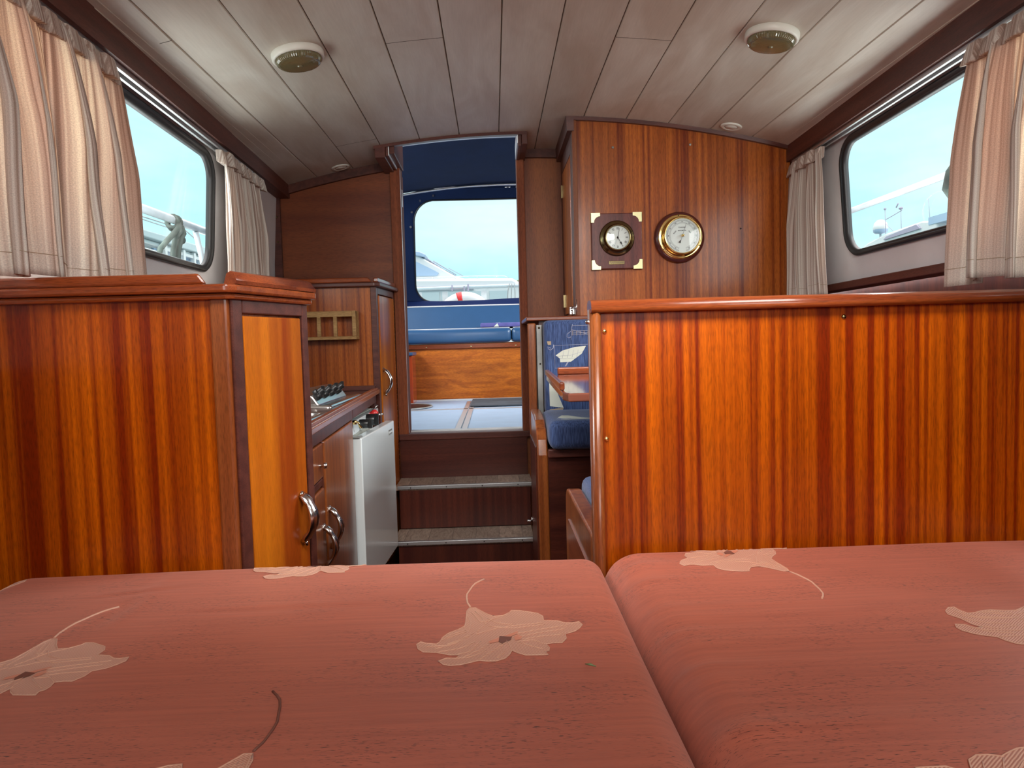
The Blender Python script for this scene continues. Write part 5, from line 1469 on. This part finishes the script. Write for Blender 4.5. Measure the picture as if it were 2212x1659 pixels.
# aft panel with window: slopes down from the aft bow
def ap(x, z): return (x, 5.05 + 0.40 * (roof(x, 5.05) - z) / 0.85, z)
hole = rrect(-0.568, 0.86, 1.245, 1.948, 0.13, 8)
n = 9
b = MB()
ox0, ox1, oz0 = -0.98, 1.26, 1.19
def tz(x): return roof(x, 5.05)
hole = [(x + (0.040 * (z - 1.245) / 0.7 if x < 0 else 0), z - 0.025 * ((x - TX) / 0.7) ** 2 * max(0, (z - 1.245) / 0.7)) for x, z in hole]
outer = []
for i, (x, z) in enumerate(hole):
    c, k = i // n, i % n
    cx_ = (ox1, ox0, ox0, ox1)[c]
    mid = n // 2
    top_ = c in (0, 1)
    if k == mid: outer.append((cx_, tz(cx_) if top_ else oz0)); continue
    first = k < mid
    if c == 0: outer.append((cx_, z) if first else (x, tz(x)))
    if c == 1: outer.append((x, tz(x)) if first else (cx_, z))
    if c == 2: outer.append((cx_, z) if first else (x, oz0))
    if c == 3: outer.append((x, oz0) if first else (cx_, z))
A_ = [b.bm.verts.new(ap(x, z)) for x, z in hole]; B2 = [b.bm.verts.new(ap(x, z)) for x, z in outer]
for i in range(len(A_)):
    j = (i + 1) % len(A_); b._f([A_[i], A_[j], B2[j], B2[i]])
b.grid(lambda u, v: (-0.98 + 2.24 * u, ap(0, roof(-0.98 + 2.24 * u, 5.05) - 0.05 * v)[1] - 0.004, roof(-0.98 + 2.24 * u, 5.05) - 0.05 * v), 30, 3)
b.build('aft_canvas', m_canvas, tn_, recalc=False, solid=0.003)
b = MB(); b._f([b.bm.verts.new(Vector(ap(x, z)) + Vector((0, 0.003, 0))) for x, z in hole]); b.build('clear_window', m_film, tn_)
b = MB(); b.tube([Vector(ap(x, z)) - Vector((0, 0.004, 0)) for x, z in hole], 0.006, 6, closed=True); b.build('window_binding', m_black, tn_)
b = MB()
b.grid(lambda u, v: (-0.98 + 2.24 * u, 5.245 + 0.11 * v + 0.012 * sin(u * 9), 1.200 + 0.05 * v + 0.006 * sin(u * 14) * v), 40, 5)
b.build('hem_flap', m_canvas2, tn_, recalc=False, solid=0.003)
for y, dz, r in ((3.90, 0.0, 0.008), (3.86, -0.002, 0.004), (5.05, -0.004, 0.008)):
    b = MB(); b.tube([(-0.95 + 2.18 * k / 30, y, roof(-0.95 + 2.18 * k / 30, y) - 0.008 + dz) for k in range(31)], r, 10)
    b.build('bow', m_alu, tn_)
for x, z in ((-0.562, 1.762), (-0.545, 1.857), (-0.482, 1.929), (-0.389, 1.960), (0.148, 1.979)):
    b = MB(); q = Vector(ap(x, z)); b.tube([q - Vector((0, 0.002, 0)), q - Vector((0, 0.009, 0))], 0.008, 12); b.build('turn_button', m_chrome, tn_)
b = MB(); q = Vector(ap(0.13, 2.005)); b.tube([q - Vector((0.02, 0.006, 0)), q - Vector((-0.02, 0.006, 0))], 0.007, 8); b.build('bow_clamp', m_chrome, tn_)
b = MB(); b.tube([q - Vector((-0.055, 0.006, 0)), q - Vector((-0.095, 0.006, 0))], 0.007, 8); b.build('bow_clamp', m_chrome, tn_)
for sx, x in ((-1, -0.98), (1, 1.26)):
    b = MB()
    b.box(x - 0.002, x + 0.002, 3.04, 5.25, 0.50, 1.25); b.box(x - 0.002, x + 0.002, 3.04, 3.2, 1.25, 1.93); b.box(x - 0.002, x + 0.002, 4.9, 5.08, 1.25, 1.90); b.box(x - 0.002, x + 0.002, 3.0, 5.08, 1.86, 1.93)
    b.build('side_canvas', m_canvas, tn_)
    b = MB(); b._f([b.bm.verts.new(p) for p in ((x, 3.2, 1.25), (x, 4.9, 1.25), (x, 4.9, 1.86), (x, 3.2, 1.86))]); b.build('clear_window', m_film, tn_)

# ------------------------------------------------------------------ outside: own rails, lifebuoy, harbour
def pipe_y(x, y0, y1, z0, z1, r, name, lab):
    t_ = thing(name, lab, 'railing', (x, (y0 + y1) / 2, 0.55))
    b = MB(); b.tube([(x, y0 + (y1 - y0) * k / 8, z0 + (z1 - z0) * k / 8) for k in range(9)], r, 16); b.build('handrail', m_pipe, t_)
    return t_
rl = pipe_y(-1.30, 1.0, 4.2, 1.445, 1.478, 0.0165, 'side_rail', 'white painted handrail outside the left window, with mooring rope tied on')
b = MB(); b.tube([(-1.30, 3.235, 1.452), (-1.30, 3.36, 1.20), (-1.30, 3.50, 0.90)], 0.012, 12); b.build('stanchion', m_pipe, rl)
rlr = pipe_y(1.50, 1.0, 4.4, 1.432, 1.430, 0.0115, 'side_rail', 'white painted handrail with flaking paint outside the right window')
b = MB(); b.tube([(1.50, 4.2, 1.43), (1.50, 4.2, 0.6)], 0.012, 12); b.build('stanchion', m_pipe, rlr)
for x in (-1.34, 1.56):
    b = MB(); b.box(x if x < 0 else 1.30, -1.07 if x < 0 else x, -0.5, 5.30, 0.45, 0.60)
    struct(b.build('floor_%s_deck' % ('left' if x < 0 else 'right'), m_hull))
rp = thing('mooring_rope', 'grey-green mooring rope knotted round the rail outside the left window', 'rope', (-1.3, 3.0, 1.45))
b = MB()
b.tube([(-1.30 + 0.024 * cos(a), 3.005 + 0.004 * sin(a * 0.5), 1.456 + 0.024 * sin(a)) for a in [2 * pi * k / 20 for k in range(20)]], 0.009, 8, closed=True)
b.tube([(-1.30 + 0.026 * cos(a), 3.028, 1.452 + 0.028 * sin(a)) for a in [2 * pi * k / 20 for k in range(20)]], 0.009, 8, closed=True)
b.tube([(-1.278, 3.015, 1.45), (-1.272, 2.99, 1.425), (-1.275, 2.965, 1.405), (-1.29, 2.93, 1.37), (-1.30, 2.885, 1.33), (-1.30, 2.86, 1.28), (-1.30, 2.85, 1.1), (-1.30, 2.85, 0.9)], 0.011, 8)
b.tube([(-1.275, 3.02, 1.44), (-1.272, 3.0, 1.415), (-1.28, 2.985, 1.39), (-1.285, 2.975, 1.35), (-1.29, 2.965, 1.30), (-1.29, 2.96, 1.2), (-1.29, 2.96, 0.9)], 0.012, 8)
b.tube([(-1.27, 3.02, 1.44), (-1.265, 3.03, 1.41), (-1.27, 3.01, 1.385), (-1.275, 2.995, 1.34), (-1.28, 2.99, 1.28), (-1.28, 2.985, 1.0)], 0.010, 8)
b.ball((-1.278, 3.035, 1.385), 0.016, 0, (1, 1, 1.1)); b.ball((-1.275, 3.0, 1.415), 0.018, 0, (1, 1, 1.0))
b.build('rope_strands', m_rope, rp)
b = MB(); b.tube([(1.50, 2.29, 1.47), (1.485, 2.30, 1.43), (1.485, 2.31, 1.38), (1.495, 2.30, 1.34)], [0.01, 0.018, 0.022, 0.012], 10)
tag(b.build('fender_lanyard', m_rope), 'blue-green lanyard bundle on the right rail, half behind the curtain', 'rope')

pp = thing('stern_rail', 'white tubular stern rail beyond the cockpit window', 'railing', (0.1, 6.3, 0.6))
b = MB(); b.tube([(-1.4, 6.3, 1.408), (-0.6, 6.3, 1.416), (0.2, 6.3, 1.424), (1.6, 6.3, 1.43)], 0.016, 14); b.build('top_rail', m_hullg, pp)
for x in (-0.628, -0.411, -0.072, 0.62):
    w = 0.024 if x in (-0.411, -0.072) else 0.014
    b = MB(); b.box(x - w, x + w, 6.32, 6.335, 0.6, 1.39); b.build('post', m_hull, pp)
b = MB()
b.box(-0.35, -0.34, 6.27, 6.33, 1.39, 1.44); b.box(-0.212, -0.200, 6.27, 6.33, 1.385, 1.445); b.box(-0.245, -0.235, 6.28, 6.33, 1.36, 1.43); b.build('rail_clamp', m_line, pp)
b = MB()
for k in range(3): b.tube([(0.155 + 0.02 * k, 6.28, 1.44), (0.14 + 0.03 * k, 6.27, 1.38), (0.13 + 0.035 * k, 6.28, 1.30), (0.13 + 0.03 * k, 6.28, 1.1)], 0.004, 6)
tag(b.build('lashing', m_ropec), 'thin grey lashings hanging from the stern rail on the right', 'rope')
lb = thing('lifebuoy', 'white ring lifebuoy with a red band hanging on the stern rail', 'lifebuoy', (-0.235, 6.22, 1.12))
b = MB(); b.tube([(-0.235 + 0.20 * cos(2 * pi * k / 48), 6.23, 1.125 + 0.20 * sin(2 * pi * k / 48)) for k in range(48)], 0.052, 16, closed=True); b.build('ring', m_hull, lb)
b = MB(); b.tube([(-0.235 + 0.20 * cos(math.radians(96 + 3 * k)), 6.23, 1.125 + 0.20 * sin(math.radians(96 + 3 * k))) for k in range(5)], 0.0535, 16); b.build('red_band', m_red, lb)
b = MB(); b.box(-1.35, 1.6, 5.35, 6.4, 0.45, 0.60); struct(b.build('floor_aft_deck', m_hull))

# white motor yacht moored astern
ya = thing('motor_yacht', 'large white motor yacht moored astern, seen through the cockpit window', 'boat', (-3, 15, -0.8))
b = MB(); b.prism([(-5.6, -0.9), (0.1, -0.9), (0.62, 2.06), (0.40, 2.185), (-0.4, 2.20), (-5.6, 2.30)], 'y', 14.0, 17.5)
b.build('hull', m_hull, ya, bevel=0.05)
b = MB(); b.prism([(-5, 2.2), (-0.45, 2.2), (-0.72, 2.29), (-1.46, 2.72), (-1.62, 2.79), (-5, 2.84)], 'y', 14.35, 17.1)
b.build('deckhouse', m_hull, ya, bevel=0.03)
b = MB(); b.prism([(-3.2, 2.30), (-1.08, 2.30), (-1.04, 2.35), (-1.12, 2.40), (-1.62, 2.66), (-3.2, 2.68)], 'y', 14.33, 14.36); b.build('side_window', m_tint, ya)
b = MB(); b.hexa([(-0.74, 14.45, 2.315), (-0.70, 14.45, 2.29), (-0.70, 17.0, 2.29), (-0.74, 17.0, 2.315)], [(-1.40, 14.45, 2.70), (-1.36, 14.45, 2.68), (-1.36, 17.0, 2.68), (-1.40, 17.0, 2.70)]); b.build('windscreen', m_tint, ya)
b = MB(); b.tube([(-0.70, 14.42, 2.31), (-1.15, 14.42, 2.60)], 0.010, 6); b.tube([(-0.92, 14.40, 2.40), (-1.28, 14.40, 2.65)], 0.014, 6); b.tube([(-0.55, 14.42, 2.28), (-0.85, 14.42, 2.45)], 0.006, 6); b.build('wiper', m_line, ya)
b = MB(); b.prism([(-1.75, 2.76), (-1.30, 2.66), (-1.28, 2.72), (-1.40, 2.78), (-1.75, 2.84)], 'y', 14.3, 14.8); b.build('radar_pod', m_tint, ya, bevel=0.02)
b = MB(); b.box(-5.6, 0.62, 13.97, 14.0, 2.045, 2.062); b.box(-5.6, -0.35, 13.96, 13.99, 1.985, 2.005); b.build('rubbing_strake', m_line, ya)
b = MB(); b.tube([(-3, 14.05, 2.245), (-0.30, 14.05, 2.245), (0.25, 14.05, 2.235), (0.34, 14.05, 2.19)], 0.006, 6)
for x in (-1.15, -0.70, -0.28, 0.1): b.tube([(x, 14.05, 2.245), (x, 14.05, 2.17)], 0.006, 6)
b.build('grab_rail', m_alu, ya)
b = MB()
for x0, x1 in ((-1.38, -1.02), (-0.98, -0.62), (-0.52, -0.12), (-0.05, 0.30)): b.box(x0, x1, 13.975, 14.0, 1.45, 1.95)
b.build('hull_window', m_hullg, ya)

# boat seen through the left window
lb_ = thing('cabin_cruiser', 'pale cabin cruiser with awning and railings seen through the left window', 'boat', (-6.5, 14, -0.8))
b = MB(); b.box(-8.5, -6.1, 11.0, 18.0, -0.9, 2.55); b.box(-8.4, -6.15, 12.2, 16.4, 2.88, 2.97); b.box(-8.4, -6.1, 11.5, 13.6, 2.55, 2.80); b.build('hull', m_hull, lb_, bevel=0.03)
b = MB(); b.prism([(12.0, 3.03), (12.2, 3.08), (15.6, 3.14), (16.0, 3.08), (15.7, 2.97), (12.0, 2.97)], 'x', -8.4, -6.05); b.build('awning', m_hullg, lb_, bevel=0.02)
b = MB()
for y in (13.7, 14.5, 15.0, 15.35, 16.2): b.box(-6.16, -6.08, y, y + 0.09, 2.5, 2.95)
b.box(-6.2, -6.1, 13.6, 16.3, 2.84, 2.90); b.build('window_post', m_hull, lb_)
b = MB(); b.box(-6.25, -6.2, 13.5, 16.2, 2.55, 2.86); b.build('cabin_glass', m_tint, lb_)
b = MB()
b.tube([(-6.0, 12.0, 3.27), (-6.0, 14.4, 3.33), (-6.0, 14.9, 3.22)], 0.012, 6); b.tube([(-6.0, 12.0, 3.23), (-6.0, 14.2, 3.26)], 0.01, 6)
for y in (14.15, 16.0): b.tube([(-6.0, y, 2.55), (-6.0, y, 3.30)], 0.02, 6)
b.tube([(-6.0, 15.3, 3.45), (-6.0, 16.4, 3.42)], 0.02, 6)
b.build('guard_rail', m_pipe, lb_)

# boat seen through the right window
rb_ = thing('flybridge_cruiser', 'white cruiser with radar dome and aerials seen through the right window', 'boat', (8, 13, -0.8))
b = MB(); b.box(7.0, 9.5, 10.0, 19.0, -0.9, 2.50); b.build('hull', m_hull, rb_, bevel=0.05)
b = MB(); b.prism([(11.2, 2.50), (13.6, 2.50), (13.3, 2.60), (12.7, 2.68), (11.6, 2.72), (11.2, 2.66)], 'x', 7.0, 9.2); b.build('flybridge', m_hull, rb_, bevel=0.03)
b = MB(); b.prism([(11.6, 2.60), (12.7, 2.57), (12.6, 2.62), (11.7, 2.68)], 'x', 6.97, 7.0); b.build('smoked_window', m_line, rb_)
b = MB(); b.box(6.99, 7.4, 10.8, 11.4, 2.62, 2.74); b.build('blue_cover', m_tint, rb_)
b = MB(); b.lathe([(0.11, -0.05), (0.125, 0.0), (0.125, 0.03), (0.11, 0.10), (0.06, 0.155), (0.0001, 0.17)], (7.05, 12.93, 2.80), 'z', 24); b.lathe([(0.0001, -0.09), (0.09, -0.08), (0.12, -0.055), (0.125, -0.01)], (7.05, 12.93, 2.80), 'z', 24, 1)
b.tube([(7.05, 12.93, 2.72), (7.05, 12.93, 2.60)], 0.02, 8); b.build('radar_dome', [m_hull, m_tint], rb_)
b = MB()
b.tube([(7.05, 12.75, 2.62), (7.05, 12.78, 3.12)], 0.006, 6); b.ball((7.05, 12.78, 3.13), 0.022, 0)
b.tube([(7.05, 12.75, 2.94), (7.05, 12.55, 2.965), (7.05, 12.25, 3.01)], 0.006, 6); b.ball((7.05, 12.28, 3.05), 0.035, 0, (1, 1, 0.7)); b.tube([(7.05, 12.28, 3.03), (7.05, 12.26, 2.65)], 0.005, 6)
b.tube([(7.05, 12.75, 2.86), (7.05, 12.4, 2.62)], 0.004, 6); b.tube([(7.05, 11.45, 2.70), (7.05, 11.5, 3.05)], 0.004, 6)
b.tube([(7.05, 12.42, 3.09), (7.05, 12.36, 3.15)], 0.012, 6)
b.build('aerial', m_line, rb_)

b = MB(); b.tube([(0.088, 0.748, 0.5755), (0.093, 0.743, 0.577), (0.099, 0.741, 0.5755)], [0.0004, 0.0014, 0.0004], 6)
tag(b.build('leaf_sliver', m_leaf), 'tiny brown-green sliver lying on the left mattress', 'debris')
# a tree far off on the quay
tr = thing('tree', 'small leafy tree on the far quay, at the right of the cockpit window', 'tree', (2.6, 34, 0))
b = MB(); b.tube([(1.75, 34, 0), (1.76, 34, 2.4), (1.8, 34, 3.4)], [0.14, 0.11, 0.06], 10); b.build('trunk', w_dark, tr)
b = MB()
rt = random.Random(4)
for k in range(420):
    a, e2, r_ = rt.uniform(0, 2 * pi), rt.uniform(-0.4, pi / 2), rt.uniform(0.4, 1.0) ** 0.5
    p = Vector((1.80 + 0.95 * r_ * cos(a) * cos(e2), 34 + 0.9 * r_ * sin(a) * cos(e2), 2.9 + 1.25 * r_ * sin(e2)))
    u = Vector((rt.uniform(-1, 1), rt.uniform(-1, 1), rt.uniform(-1, 1))).normalized() * 0.10; w = u.cross(Vector((rt.uniform(-1, 1), rt.uniform(-1, 1), 1))).normalized() * 0.06
    b._f([b.bm.verts.new(q) for q in (p - u, p - w, p + u, p + w)])
b.build('foliage', m_leaf, tr, recalc=False)
b = MB(); b.box(-60, 80, 30, 90, -1.2, 0.1); struct(b.build('quay_ground', m_stone))
b = MB(); b.box(-80, 90, -30, 30, -1.3, -0.9); struct(b.build('water_ground', m_water))
